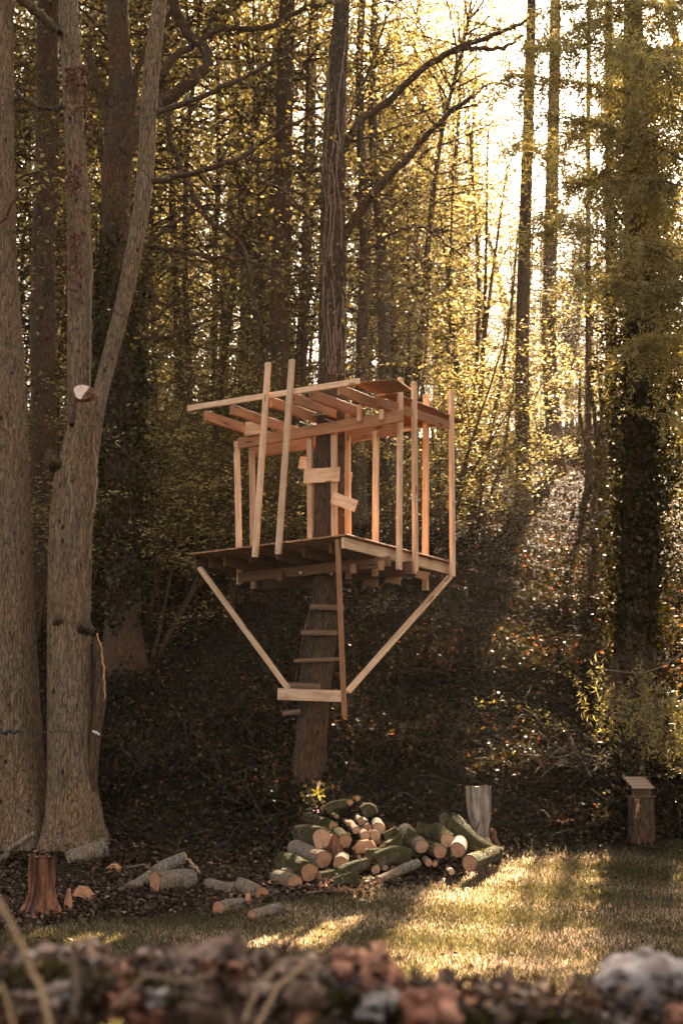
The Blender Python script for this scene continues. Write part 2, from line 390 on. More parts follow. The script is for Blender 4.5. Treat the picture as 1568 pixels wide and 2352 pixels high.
M['straw'] = simple('dry_stalk', [(.3, (.18, .11, .06)), (.7, (.42, .29, .18))], (1, 1, 1), 12)
def m_plain(name, col, rough, metal=0):
    m, n, out = newmat(name); g = noise(n, coords(n, (1, 1, 1)), 30, 4)
    p = princ(n, out, mixc(n, g, tuple(c * .7 for c in col), col), rough, spec=.5); p.inputs['Metallic'].default_value = metal; return m
M['steel'] = m_plain('bolt_steel', (.55, .55, .55), .3, 1)
M['strap'] = m_plain('dark_strap', (.02, .02, .022), .6)
M['hook'] = m_plain('pale_plastic', (.6, .55, .52), .4)
M['petal'] = leaf_mat('petal_pink', [(0, (.7, .35, .6)), (1, (.85, .6, .8))], .4)
M['rhodo'] = leaf_mat('yellow_leaf', [(0, (.30, .25, .03)), (1, (.5, .42, .08))], .45)
M['pane'] = m_plain('roof_board', (.24, .17, .12), .45)
def haze():
    m = bpy.data.materials.new('haze_air'); m.use_nodes = True; n = m.node_tree
    for x in list(n.nodes): n.nodes.remove(x)
    out = n.nodes.new('ShaderNodeOutputMaterial'); v = n.nodes.new('ShaderNodeVolumePrincipled')
    v.inputs['Density'].default_value = 0.0002; v.inputs['Color'].default_value = (.95, .90, .82, 1); v.inputs['Anisotropy'].default_value = .45
    n.links.new(v.outputs[0], out.inputs['Volume'])
    x0, x1, y0, y1, z0, z1 = -125, 125, -45, 265, -2, 46
    me = bpy.data.meshes.new('haze'); V = [(x, y, z) for z in (z0, z1) for x, y in ((x0, y0), (x1, y0), (x1, y1), (x0, y1))]
    me.from_pydata(V, [], [(3, 2, 1, 0), (4, 5, 6, 7), (0, 1, 5, 4), (1, 2, 6, 5), (2, 3, 7, 6), (3, 0, 4, 7)]); me.materials.append(m)
    o = bpy.data.objects.new('haze', me); COL.objects.link(o); o['kind'] = 'stuff'; o['label'] = 'thin warm haze hanging between the trees'; o['category'] = 'haze'
haze()
#@@STRUCT
# ------------------------------------------------------------ the ground, one sheet out past the crest
def build_ground():
    xs = np.unique(np.r_[np.linspace(-120, -14, 40), np.linspace(-14, 14, 260), np.linspace(14, 120, 40)])
    ys = np.unique(np.r_[np.linspace(-40, 4, 20), np.linspace(4, 24, 240), np.linspace(24, 70, 140), np.linspace(70, 260, 40)])
    X, Y = np.meshgrid(xs, ys); Z = G(X, Y)
    Z = Z + np.clip((Y - 17) / 2, 0, 1) * rng.normal(0, .02, X.shape)
    V = np.stack([X, Y, Z], -1).reshape(-1, 3); nx = len(xs)
    i = np.arange(len(ys) - 1)[:, None] * nx + np.arange(nx - 1)[None]
    mb = MB(); mb.add(V, np.stack([i, i + 1, i + nx + 1, i + nx], -1).reshape(-1, 4))
    me = mb.mesh('ground', None, True); me.materials.append(M['terrain'])
    e = y_edge(V[:, 0]) + .25 * np.sin(V[:, 0] * 5) * .5
    l = np.clip((e - V[:, 1]) / .35 + .5, 0, 1); l[V[:, 1] < 4] = .6
    a = me.attributes.new('lawn', 'FLOAT', 'POINT'); a.data.foreach_set('value', l.astype(np.float32))
    o = bpy.data.objects.new('ground', me); link(o); tag(o, kind='structure'); o['label'] = 'lawn rising into a wooded bank covered with fallen leaves'
build_ground()

# ------------------------------------------------------------ generic tree growth
def jit_path(p, d, L, n, wob, grav=0.0):
    P = [np.array(p, float)]; d = np.array(d, float); d /= np.linalg.norm(d)
    for i in range(n):
        d = d + rng.normal(0, wob, 3) + np.array([0, 0, grav]); d /= np.linalg.norm(d)
        P.append(P[-1] + d * L / n)
    return np.array(P)
def sprays(wood, C, start, d, L, r, leafn, spread=.22, depth=0, grav=-.02, wob=.16):
    """a side branch with forking twigs; leaf centres collected in C"""
    n = max(4, int(L / .35)); P = jit_path(start, d, L, n, wob, grav)
    tube(wood, P, np.linspace(r, r * .25, len(P)), 5 if r > .02 else 3, False)
    T = P[-1] - P[0]
    k = max(2, int(L * 2.2)) if depth == 0 else 0
    for j in range(k):
        t = rng.uniform(.25, 1); q = P[min(int(t * n), n - 1)]
        dd = T / (np.linalg.norm(T) + 1e-9) * .6 + rng.normal(0, .6, 3) * np.array([1, 1, .35])
        l2 = L * rng.uniform(.2, .5); m = max(3, int(l2 / .25)); Q = jit_path(q, dd, l2, m, .2, grav)
        tube(wood, Q, np.linspace(max(r * .35, .004), .003, len(Q)), 3, False)
        nn = rng.poisson(leafn * l2)
        if nn:
            s = rng.uniform(0, 1, nn) ** .7; idx = np.clip((s * m).astype(int), 0, m - 1); fr = (s * m - idx)[:, None]
            c = Q[idx] * (1 - fr) + Q[idx + 1] * fr + rng.normal(0, 1, (nn, 3)) * spread * np.array([.8, .8, .45]); C.append(c)
    nn = rng.poisson(leafn * L * .4)
    if nn:
        idx = rng.integers(n // 3, n, nn); C.append(P[idx] + rng.normal(0, 1, (nn, 3)) * spread * np.array([1, 1, .5]))
    return P

def bark_mod(k1, k2, amp, flare=0, z0=0, lobes=5, fh=.5):
    def f(th, P):
        z = P[:, 2:3]; wv = np.sin(z * 2.1 + th * 2) * .5 + np.sin(z * 5.3) * .25
        r = 1 + amp * (np.abs(np.sin(k1 * th / 2 + wv * 3)) - .6) + amp * .8 * np.sin(th * 3 + z * 1.1) + amp * .5 * np.sin(k2 * th + z * 9)
        if flare:
            g = np.exp(-np.clip(z - z0, 0, 9) / fh); r = r + flare * g * (1 + .45 * np.cos(lobes * th + 1.0))
        return r
    return f

def big_trunk(path_px, rads_px, Y, n, seg=64, amp=.03, flare=.5, z0=None, lobes=5, fh=.5, mb=None):
    """trunk through picture points at depth Y (a number or a list), radii in picture units"""
    Ys = np.broadcast_to(np.asarray(Y, float), (len(path_px),))
    P = np.array([at(x, y, d) for (x, y), d in zip(path_px, Ys)]); rr = np.array(rads_px, float) * Ys / F
    d = np.r_[0, np.cumsum(np.linalg.norm(np.diff(P, axis=0), axis=1))]
    if flare: P = np.vstack([P, P[-1] - [0, 0, .45]]); rr = np.r_[rr, rr[-1] * 1.1]; d = np.r_[d, d[-1] + .45]
    S = smooth_path(P, n); r = np.interp(np.linspace(0, d[-1], n), d, rr)
    mb = mb or MB(); tube(mb, S, r, seg, False, bark_mod(26, 17, amp, flare, z0 if z0 is not None else P[-1][2], lobes, fh)); return mb, S, r

def px_branch(mb, pts, rads, Y, n=24, seg=10):
    Ys = np.broadcast_to(np.asarray(Y, float), (len(pts),))
    P = np.array([at(x, y, d) for (x, y), d in zip(pts, Ys)]); S = smooth_path(P, n)
    d = np.interp(np.linspace(0, 1, n), np.linspace(0, 1, len(Ys)), Ys)
    S = S + rng.normal(0, .006, S.shape) * d[:, None] / 10
    r = rsamp(rads, n) * Y_mean(Ys) / F
    tube(mb, S, r, seg, False, lambda th, P_: 1 + .08 * np.sin(th * 3 + P_[:, :1] * 6)); return S, r
def px_part(parent, mat, pts, rads, Y, n=24, seg=10, name='branch'):
    m_ = MB(); S, r = px_branch(m_, pts, rads, Y, n, seg); part(name, m_, mat, parent, True); return S, r
def Y_mean(Ys): return float(np.mean(Ys))
def twigs_on(mb, C, S, k, L, leafn, r=.012, spread=.2, up=.15, grav=-.03):
    for _ in range(k):
        q = S[rng.integers(len(S) // 5, len(S))]; d = rng.normal(0, 1, 3) * np.array([1, 1, .6]) + np.array([0, 0, up])
        sprays(mb, C, q, d, L * rng.uniform(.5, 1.3), r, leafn, spread, grav=grav)
def leaf_part(name, C, size, mat, parent, flat=.5, cull=True, shift=None):
    C = np.concatenate(C) if len(C) else np.zeros((0, 3))
    if cull and len(C): C = C[~shades_gap(C)]
    mb = MB(); leaves(mb, C, size, flat); return part(name, mb, mat, parent)

def crown_blob(wood, C, top, centre, radii, nb, leafn, r=.05):
    """limbs from the trunk top out into an irregular crown volume"""
    for _ in range(nb):
        v = rng.normal(size=3); v /= np.linalg.norm(v); e = centre + v * radii * rng.uniform(.55, 1.0)
        L = np.linalg.norm(e - top); d = (e - top) / L
        P = sprays(wood, C, top + (e - top) * rng.uniform(0, .25), d, L * .8, r, leafn, .35, grav=0, wob=.12)

#@@TREES
# ------------------------------------------------------------ named trees
DT = 18.15                                         # depth of the tree that carries the tree house
# far left trunk
b = hit(20, 1900); t = thing('oak_tree', b, 'thick straight grey trunk cut by the left edge of the photo', 'tree')
mb, S, r = big_trunk([(-12, -60), (-10, 300), (-8, 600), (0, 900), (4, 1200), (8, 1500), (12, 1750), (16, 1925)], [46, 46, 49, 60, 68, 76, 82, 96], b[1], 150, 72, .035, .25, b[2], 6, .35)
part('trunk', mb, M['bark_grey'], t, True)
wood = MB(); C = []
top = S[0]; tube(wood, jit_path(top, (0, 0, 1), 6, 8, .04), np.linspace(r[0], .12, 9), 12, False)
px_part(t, M['bark_brown'], [(40, -10), (70, 15), (105, 45), (140, 78)], [13, 12, 11, 9], b[1] - .2)
px_part(t, M['bark_brown'], [(36, 210), (80, 240), (120, 250), (160, 244)], [5, 6, 6, 5], b[1] - .1)
px_part(t, M['bark_brown'], [(-60, 530), (-10, 520), (60, 430), (160, 418)], [3, 3, 3, 2], b[1] - .3)
crown_blob(wood, C, top + [0, 0, 3], top + np.array([-1, 1, 5.5]), np.array([4, 4, 3.]), 14, 40, .06)
part('twigs', wood, M['bark_brown'], t, True, kind='stuff'); leaf_part('crown', C, .11, M['leaf_canopy'], t)  # twigs also holds the upper trunk and the crown limbs

# double stemmed tree with a sawn stub
b = hit(160, 1940); YD = b[1]
t = thing('forked_tree', b, 'broad ridged trunk with pale sawn stub and two tall stems left of tree house', 'tree')
mb, S, r = big_trunk([(186, 985), (180, 1040), (172, 1110), (164, 1250), (160, 1420), (160, 1600), (163, 1780), (166, 1950)], [30, 40, 48, 50, 48, 50, 52, 62], YD, 120, 84, .045, .30, b[2], 5, .30)
tube(mb, [S[0], S[0] + [0, .05, .25]], [r[0], r[0] * .5], 20)
part('trunk', mb, M['bark_grey'], t, True)
mb, S2, r2 = big_trunk([(158, -60), (158, 0), (165, 150), (172, 300), (180, 450), (184, 600), (182, 750), (182, 900), (184, 1080)], [22, 23, 25, 24, 28, 30, 28, 28, 26], YD + .28, 110, 48, .03, 0)
part('stem', mb, M['bark_grey'], t, True)
mb, S3, r3 = big_trunk([(375, -60), (368, 0), (355, 100), (343, 230), (338, 350), (325, 480), (303, 600), (275, 730), (252, 820), (226, 930), (205, 1080)], [16, 17, 20, 21, 21, 20, 20, 19, 19, 18, 18], [YD + .3] * 9 + [YD + .2, YD + .15], 120, 40, .03, 0)
part('stem', mb, M['bark_grey'], t, True)
# sawn stub, its cut face, the dead hollow beside it, the broken slab
mb, S4, r4 = big_trunk([(197, 912), (197, 945), (193, 1000), (186, 1060), (180, 1150)], [21, 22, 26, 30, 30], [YD - .22, YD - .2, YD - .14, YD - .06, YD + .06], 24, 40, .06, 0)
st = part('sawn_stub', mb, M['bark_grey'], t, True)
def disc(mb, c, nrm, r, n=24, elx=1.0, ref=(0, 0, 1)):
    nrm = np.asarray(nrm, float); nrm /= np.linalg.norm(nrm); u = np.cross(ref, nrm); u /= np.linalg.norm(u); v = np.cross(nrm, u)
    th = np.linspace(0, 2 * np.pi, n, endpoint=False); rr = r * (1 + .05 * np.sin(th * 3 + 1) + .03 * np.sin(th * 5))
    V = np.vstack([c + rr[:, None] * (np.cos(th)[:, None] * u * elx + np.sin(th)[:, None] * v), c])
    mb.add(V, np.stack([np.arange(n), (np.arange(n) + 1) % n, np.full(n, n)], -1)); return mb
def cut_face(name, c, nrm, r, mat, parent, elx=1.0):
    """disc in its own local frame so the rings centre on it"""
    nrm = np.asarray(nrm, float); nrm /= np.linalg.norm(nrm); mb = MB(); disc(mb, np.zeros(3), (0, 0, 1), r, 24, elx, (0, 1, 0))
    me = mb.mesh(name); me.materials.append(mat); o = bpy.data.objects.new(name, me); link(o, parent)
    o.location = [float(q) for q in (np.asarray(c) - wloc(parent))]; o.rotation_euler = Vector(nrm).to_track_quat('Z', 'Y').to_euler(); return o
cf = cut_face('cut_face', S4[0] + np.array([-.01, -.075, .04]), (.25, -.85, .45), .125, M['fresh_cut'], t, 1.0)
mb = MB(); tube(mb, [S4[0] + np.array([-.01, -.07, .037]), S4[0] + np.array([0, .06, -.05])], [.133, .12], 30); part('bark_collar', mb, M['rot_orange'], t, True)
mb = MB(); px_branch(mb, [(178, 985), (180, 945), (186, 905)], [24, 17, 12], YD - .12, 12, 14); part('broken_stub', mb, M['bark_brown'], t, True)
mb = MB(); px_branch(mb, [(112, 1040), (125, 1060), (150, 1090)], [13, 18, 25], YD - .05, 12, 14); part('branch_stump', mb, M['bark_brown'], t, True)
for (x, y, rr) in ((190, 1437, 15), (135, 1425, 12), (124, 1060, 12)):
    mb = MB(); c = at(x, y, YD - .24); P = np.array([c + [0, .12, 0], c + [0, .04, 0], c + [0, -.03, 0], c + [0, -.07, 0]]); tube(mb, P, np.array([1.5, 1.25, .8, .1]) * rr * YD / F, 14, True, lambda th, P_: 1 + .18 * np.sin(th * 3) + .1 * np.sin(th * 7)); part('burl', mb, M['bark_brown'], t, True)
mb, S5, r5 = big_trunk([(217, 1462), (224, 1500), (228, 1560), (228, 1620), (216, 1700), (208, 1780), (204, 1860), (206, 1945)], [3, 11, 15, 15, 14, 15, 16, 24], YD - .05, 50, 30, .12, 0)
part('dead_slab', mb, M['bark_brown'], t, True)
mb = MB(); px_branch(mb, [(222, 1455), (232, 1480), (238, 1520), (240, 1570), (241, 1606)], [1.5, 2.2, 2.5, 2.5, 1.2], YD - .2, 14, 6); part('torn_edge', mb, M['splinter'], t, True)
# side vine up the trunk
mb = MB(); px_branch(mb, [(162, 1200), (164, 1140), (160, 1100), (166, 1030), (176, 985)], [2.5] * 5, YD - .33, 20, 6)
px_branch(mb, [(214, 1180), (219, 1140), (224, 1080), (219, 1040), (216, 990)], [2.5] * 5, YD - .2, 20, 6)
px_branch(mb, [(206, 920), (210, 800), (208, 700), (212, 600), (205, 520)], [1.5] * 5, YD + .05, 20, 5); part('ivy_stem', mb, M['vine'], t, True)
# thin strap round the trunk with a pale hook
s_ = thing('bungee_strap', at(100, 1684, YD - .35), 'thin dark elastic strap strung across the forked trunk with a pale hook', 'strap')
mb = MB(); px_branch(mb, [(44, 1678), (90, 1682), (112, 1680), (160, 1681), (214, 1682)], [1.2] * 5, YD - .36, 16, 5); part('cord', mb, M['strap'], s_)
mb = MB(); px_branch(mb, [(-20, 1680), (0, 1674), (10, 1686), (22, 1676), (34, 1686), (44, 1678)], [5, 5, 4, 4, 4, 3], YD - .5, 22, 8); part('webbing', mb, M['strap'], s_)
mb = MB(); px_branch(mb, [(213, 1681), (220, 1683), (226, 1686)], [2.2, 2.4, 2.0], YD - .36, 6, 8); part('hook', mb, M['hook'], s_)
wood = MB(); C = []
for S_, r_ in ((S2, r2), (S3, r3)):
    P = jit_path(S_[0], (0, 0, 1), 5, 8, .05); tube(wood, P, np.linspace(r_[0], .06, 9), 12, False)
    crown_blob(wood, C, P[4], P[-1] + np.array([0, 1, 1.]), np.array([3.5, 3.5, 2.5]), 9, 40, .05)
for pts, rd in (([(160, 560), (110, 575), (40, 560)], [3, 2.5, 2]), ([(200, 740), (230, 690), (260, 680)], [2, 2, 1]), ([(170, 350), (120, 320), (60, 230)], [3, 2, 1.5]),
                ([(350, 265), (450, 225), (551, 183), (643, 130), (700, 90)], [9, 7, 6, 4, 2]),
                ([(345, 420), (450, 395), (551, 362), (643, 299), (730, 253)], [8, 7, 6, 5, 3]),
                ([(551, 362), (600, 372), (680, 350), (735, 360)], [4, 3, 2, 2])):
    Sb, rb = px_part(t, M['bark_brown'], pts, rd, YD + .3); twigs_on(wood, C, Sb, 7, .9, 14, .008)
part('twigs', wood, M['bark_brown'], t, True, kind='stuff'); leaf_part('crown', C, .075, M['leaf_olive'], t, .6)
# red creeper on the slim stem
C = []
for (x0, x1, y0, y1, k) in ((150, 196, 140, 700, 160), (150, 200, 150, 200, 230), (175, 210, 190, 260, 90), (195, 215, 270, 330, 40), (150, 190, 380, 440, 110), (152, 190, 530, 640, 130), (165, 190, 640, 700, 30)):
    P = np.array([at(rng.uniform(x0, x1), rng.uniform(y0, y1), YD + rng.uniform(-.02, .12)) for _ in range(k)]); C.append(P)
leaf_part('creeper', C, .055, M['creeper_red'], t, .1, False)

# ivy clad oak behind
YO = 22.0
b0 = hit(285, 1560); t = thing('ivy_clad_oak', b0, 'forked oak with heavy curved limbs and ivy wrapped lower trunk, behind the forked tree', 'tree')
YO = b0[1]
mb, S, r = big_trunk([(268, -60), (272, 60), (278, 200), (275, 300), (268, 400), (268, 520), (270, 700), (274, 900), (280, 1100), (282, 1300), (284, 1450), (286, 1580)], [27, 27, 30, 36, 36, 33, 33, 35, 38, 40, 42, 52], YO, 130, 48, .03, .2, b0[2], 5, .4)
part('trunk', mb, M['bark_brown'], t, True)
wood = MB(); C = []; Cc = []
limbs = [([(262, 350), (240, 250), (222, 190), (212, 150), (205, 100)], [14, 12, 11, 9, 7]),
         ([(285, 350), (320, 290), (372, 236), (440, 185), (476, 150), (470, 110), (430, 78), (412, 45), (398, 5), (395, -60)], [17, 17, 18, 16, 14, 14, 13, 13, 12, 10]),
         ([(300, 300), (330, 130), (370, 70), (400, 10)], [8, 8, 7, 6]),
         ([(387, 246), (387, 298), (432, 421), (468, 492), (551, 562), (582, 686), (607, 774)], [7, 7, 7, 6, 5, 5, 4]),
         ([(372, 180), (400, 130), (440, 105), (505, 67), (610, 63), (673, 32), (764, 4)], [10, 9, 8, 7, 7, 6, 5]),
         ([(470, 75), (500, 30), (540, 20), (580, -30)], [5, 4, 4, 3]),
         ([(291, 770), (372, 777), (439, 752), (520, 717)], [6, 6, 4, 2]),
         ([(240, 560), (270, 600), (250, 640), (220, 610)], [6, 6, 5, 4]),
         ([(320, 560), (400, 575), (480, 590), (610, 612), (652, 630), (737, 626)], [5, 5, 4, 4, 3, 3]),
         ([(230, 470), (260, 500), (270, 540)], [7, 7, 7]), ([(240, 370), (215, 300), (200, 290)], [8, 6, 4]),
         ([(340, 560), (420, 500), (480, 470), (560, 480)], [5, 4, 3, 2]), ([(340, 660), (380, 700), (440, 690)], [4, 3, 2])]
for i, (pts, rd) in enumerate(limbs):
    Sb, rb = px_part(t, M['bark_brown'], pts, rd, YO if i not in (1, 4) else YO - .5, 36, 12, 'limb'); twigs_on(wood, C, Sb, 9, 1.1, 16, .01)
P = jit_path(S[0], (0, 0, 1), 6, 8, .05); tube(wood, P, np.linspace(r[0], .08, 9), 12, False)
crown_blob(wood, Cc, P[2], P[-1] + np.array([1, 2, 1.]), np.array([5, 5, 3.5]), 22, 40, .07)
part('twigs', wood, M['bark_brown'], t, True, kind='stuff'); leaf_part('crown', C + Cc, .09, M['leaf_olive'], t, .6)
def ivy_shell(cols, Y, dens, size, outw=.16, mat='ivy', name='ivy', parent=None, gl=0):
    """ivy leaves round a stem: cols = list of (x, y, halfwidth) in picture units"""
    A = np.array(cols, float); ys = rng.uniform(A[:, 1].min(), A[:, 1].max(), dens); xs = np.interp(ys, A[:, 1], A[:, 0]); hw = np.interp(ys, A[:, 1], A[:, 2])
    th = rng.uniform(0, 2 * np.pi, dens); clump = 1.1 + .35 * np.sin(ys * .031 + th * 2) + .28 * np.sin(ys * .083 + 2 + th * 3) + .15 * np.sin(ys * .21 + th)
    C = np.array([at(x, y, Y) for x, y in zip(xs, ys)]); rr = hw * Y / F * clump * rng.uniform(.75, 1.1, dens) + 0
    C = C + np.stack([np.cos(th) * rr, np.sin(th) * rr, rng.normal(0, .1, dens)], 1) + rng.normal(0, outw * .3, (dens, 3))
    mb = MB(); leaves(mb, C, size, .25); return part(name, mb, M[mat], parent)
ivy_shell([(262, 560, 30), (268, 700, 46), (275, 900, 52), (282, 1100, 50), (284, 1250, 46), (286, 1380, 42), (290, 1440, 30)], YO, 11000, .085, parent=t)

# tree that carries the tree house
bs = hit(705, 1765); bs[1] = DT + .15; bs[2] = G(bs[0], bs[1])
t = thing('platform_tree', bs, 'leaning vine covered tree standing through the wooden tree house', 'tree')
mb, S, r = big_trunk([(790, -80), (785, 0), (772, 200), (767, 400), (765, 600), (761, 800), (757, 1000), (755, 1200), (752, 1350), (740, 1450), (727, 1550), (718, 1640), (712, 1720), (708, 1790)], [18, 19, 24, 29, 31, 31, 33, 34, 33, 34, 36, 33, 31, 36], [DT] * 13 + [DT + .1], 190, 64, .075, .25, bs[2], 5, .25)
part('trunk', mb, M['bark_brown'], t, True)
wood = MB(); C = []; Cc = []
for pts, rd, k in (([(790, 545), (815, 500), (870, 430), (930, 370), (990, 300), (1050, 245), (1085, 222)], [11, 11, 10, 8, 7, 6, 5], 12),
                   ([(790, 340), (830, 280), (900, 225), (970, 160), (1040, 115), (1120, 85), (1180, 60), (1235, 30)], [11, 10, 9, 8, 8, 7, 5, 4], 14),
                   ([(1035, 118), (1090, 112), (1150, 112), (1200, 80)], [6, 6, 5, 3], 6), ([(780, 330), (880, 60), (900, -20)], [3, 3, 2], 4),
                   ([(1085, 222), (1130, 190), (1180, 200)], [4, 3, 2], 4), ([(740, 230), (640, 60), (620, 0)], [3, 3, 2], 4),
                   ([(737, 528), (690, 480), (640, 430), (590, 420)], [5, 4, 3, 3], 6), ([(800, 620), (860, 560), (960, 520), (1060, 590)], [4, 3, 3, 2], 6)):
    Sb, rb = px_part(t, M['bark_brown'], pts, rd, DT, 34, 12); twigs_on(wood, C, Sb, k, .8, 12, .008)
P = jit_path(S[0], (.1, .2, 1), 6, 8, .05); tube(wood, P, np.linspace(r[0], .06, 9), 12, False)
crown_blob(wood, Cc, P[2], P[-1] + np.array([1.5, 1, 0.]), np.array([4.5, 5, 3.]), 20, 40, .05)
part('twigs', wood, M['bark_brown'], t, True, kind='stuff'); leaf_part('crown', C + Cc, .075, M['leaf_gold'], t, .6)
mb = MB()
for k in range(26):
    y0 = rng.uniform(60, 800); L = rng.uniform(120, 420); x0 = rng.uniform(-.9, .9); pts = []
    for j in range(12):
        y = min(y0 + L * j / 11, 860); cx = np.interp(y, [0, 200, 400, 600, 800, 1000], [785, 772, 767, 765, 761, 757]); hw = np.interp(y, [0, 400, 800], [19, 29, 31])
        a_ = np.clip(x0 + .25 * math.sin(y / 60 + k) + rng.normal(0, .04), -1.0, 1.0); pts.append(at(cx + a_ * hw, y, DT - math.sqrt(max(0, 1 - min(a_ * a_, .99))) * hw * DT / F * 1.06 - .01))
    mb = MB(); tube(mb, smooth_path(pts, 36), rng.uniform(.005, .012), 4, False); part('climbing_vine', mb, M['vine'], t, True)
C = [np.array([at(np.interp(y, [0, 1000], [782, 760]) + rng.uniform(-44, 44), y, DT - rng.uniform(-.2, .3)) for y in rng.uniform(0, 870, 1500)])]
leaf_part('vine_leaf_cover', C, .06, M['leaf_olive'], t, .2, False)

# tall ivy clad trunk on the right
bi = hit(1455, 1640); YI = bi[1]
t = thing('ivy_covered_tree', bi, 'tall dark trunk smothered in ivy beside the sunlit bank on the right', 'tree')
mb, S, r = big_trunk([(1452, -80), (1455, 200), (1462, 500), (1466, 800), (1462, 1100), (1458, 1300), (1452, 1450), (1445, 1560), (1440, 1660)], [22, 26, 30, 32, 34, 34, 36, 42, 56], YI, 90, 40, .04, .2, bi[2], 4, .4)
tube(mb, smooth_path([at(1500, 1640, YI), at(1492, 1480, YI), at(1500, 1300, YI), at(1496, 1150, YI), at(1470, 1000, YI)], 30), np.linspace(.1, .06, 30), 14, False)
part('trunk', mb, M['bark_brown'], t, True)
ivy_shell([(1455, 120, 24), (1460, 320, 42), (1470, 520, 50), (1485, 700, 66), (1472, 900, 60), (1482, 1060, 56), (1464, 1200, 46), (1460, 1330, 38), (1456, 1480, 30)], YI, 26000, .085, .5, parent=t)
wood = MB(); C = []
for k in range(16):
    y = rng.uniform(250, 1200); sd = rng.choice([-1, 1]); p = at(1465 + sd * 25, y, YI - .1)
    sprays(wood, C, p, (sd * 1, rng.normal(0, .5), .1), rng.uniform(.6, 1.5), .015, 60, .16, grav=-.06)
part('twigs', wood, M['bark_brown'], t, True, kind='stuff'); leaf_part('ivy_sprays', C, .08, M['ivy'], t, .3, False)
wood = MB(); C = []; P = jit_path(S[0], (0, 0, 1), 5, 8, .05); tube(wood, P, np.linspace(r[0], .06, 9), 12, False)
crown_blob(wood, C, P[2], P[-1] + np.array([0, 2, 0.]), np.array([5, 5, 3.]), 20, 40, .05)
part('twigs', wood, M['bark_brown'], t, True, kind='stuff'); leaf_part('crown', C, .1, M['leaf_canopy'], t)

# ------------------------------------------------------------ feathery larch hanging in from the right
YL = 14.5
bl = gpt(6.6, 15.5); t = thing('larch_tree', bl, 'feathery yellow green larch whose drooping branches hang into the upper right corner', 'tree')
wood = MB(); C = []
tube(wood, smooth_path([bl, bl + [.1, 0, 5], bl + [0, 0.1, 11]], 20), np.linspace(.24, .08, 20), 14, False)
def strand(p, d, L, nn):
    n = max(5, int(L / .12)); P = jit_path(p, d, L, n, .1, -.14); tube(wood, P, np.linspace(.006, .002, len(P)), 3, False)
    k = int(nn * L); s = rng.uniform(0, n - .01, k); i = s.astype(int); f = (s - i)[:, None]
    C.append(P[i] * (1 - f) + P[i + 1] * f + rng.normal(0, .035, (k, 3)))
lb = [((1600, 60), (1240, 20)), ((1620, 160), (1200, 110)), ((1620, 300), (1180, 170)), ((1620, 420), (1260, 260)), ((1620, 560), (1190, 330)), ((1620, 660), (1240, 500)), ((1620, 760), (1330, 640)), ((1640, 480), (1380, 420)),
      ((1600, 240), (1400, 120)), ((1620, 100), (1420, 240)), ((1640, 820), (1440, 800)), ((1640, 360), (1330, 420)), ((1640, 600), (1400, 620)), ((1640, 30), (1330, 60)), ((1600, 200), (1300, 330)), ((1640, 700), (1480, 700)), ((1640, 900), (1540, 960))]
for (a_, c_) in lb:
    Y0 = rng.uniform(14, 16.2); Y1 = Y0 - rng.uniform(-.6, 1.2)
    A_, B_ = at(*a_, Y0), at(*c_, Y1); root = np.array([bl[0], bl[1], A_[2] + .1])
    P = smooth_path([root, A_ + [0, 0, .15], (A_ + B_) / 2 + [0, 0, .18], B_], 26); tube(wood, P, np.linspace(.035, .006, 26), 6, False)
    L = np.linalg.norm(B_ - A_)
    for _ in range(int(24 + L * 46)):
        q = P[min(25, int(26 * (.42 + .58 * rng.random())))]; strand(q, (rng.normal(0, .7) - .2, rng.normal(0, .7), rng.uniform(-.6, .2)), rng.uniform(.25, .95), 88)
# low hanging tresses near the bird box
for (x, y, L) in ((1462, 1560, 1.2), (1540, 1590, .9), (1500, 1560, .8), (1420, 1580, .6), (1560, 1640, .8), (1370, 1540, .7)):
    q = at(x, y, YL + 1.5)
    for k in range(5): strand(q + rng.normal(0, .08, 3), (rng.normal(0, .3), rng.normal(0, .2), -1), L * rng.uniform(.6, 1), 80)
P = smooth_path([bl + [0, 0, 3.6], at(1600, 1480, YL + 1.5), at(1480, 1545, YL + 1.5), at(1370, 1535, YL + 1.5)], 24); tube(wood, P, np.linspace(.03, .006, 24), 6, False)
part('twigs', wood, M['twig'], t, kind='stuff')
Cn = np.concatenate(C); Cn = Cn[~shades_gap(Cn)]; print('larch needles', len(Cn))
mb = MB(); leaves(mb, Cn, .085, .3, .18); part('needles', mb, M['larch'], t)

# ------------------------------------------------------------ other trees placed by eye behind the tree house
def simple_tree(pts, rads, Ypx, label, mat='bark_far', leafn=18, nb=14, ylow=900, leaf='leaf_gold', name='slope_tree', group=None, L=(1.0, 2.4), cr=14, size=.085, root=True):
    b = hit(*Ypx); Y = b[1]
    t = thing(name, b, label, 'tree', group); C = []
    pts = list(pts) + [(Ypx[0], Ypx[1] + 8)]; rads = list(rads) + [rads[-1] * 1.15]
    mb, S, r = big_trunk(pts, rads, Y, 60, 16, .04, .25, b[2], 5, .4); part('trunk', mb, M[mat], t, True)
    wood = MB()
    for _ in range(nb):
        i = rng.integers(0, 48); a = rng.uniform(0, 6.28)
        sprays(wood, C, S[i], (math.cos(a), math.sin(a), rng.uniform(0, .7)), rng.uniform(*L), .02, leafn, .2)
    top = S[0]; P = jit_path(top, S[0] - S[4], 6, 8, .05); tube(wood, P, np.linspace(r[0], .04, 9), 8, False)
    crown_blob(wood, C, P[2], P[-1] + np.array([0, 0, .5]), np.array([3, 3, 3.]), cr, 40, .04)
    part('twigs', wood, M[mat], t, True, kind='stuff'); leaf_part('crown', C, size, M[leaf], t, .6); return t
simple_tree([(660, -60), (655, 200), (648, 500), (642, 800), (645, 1000)], [20, 21, 24, 24, 26], (648, 1230), 'dark thick trunk standing just behind and left of the platform tree', 'bark_brown', 20, 26)
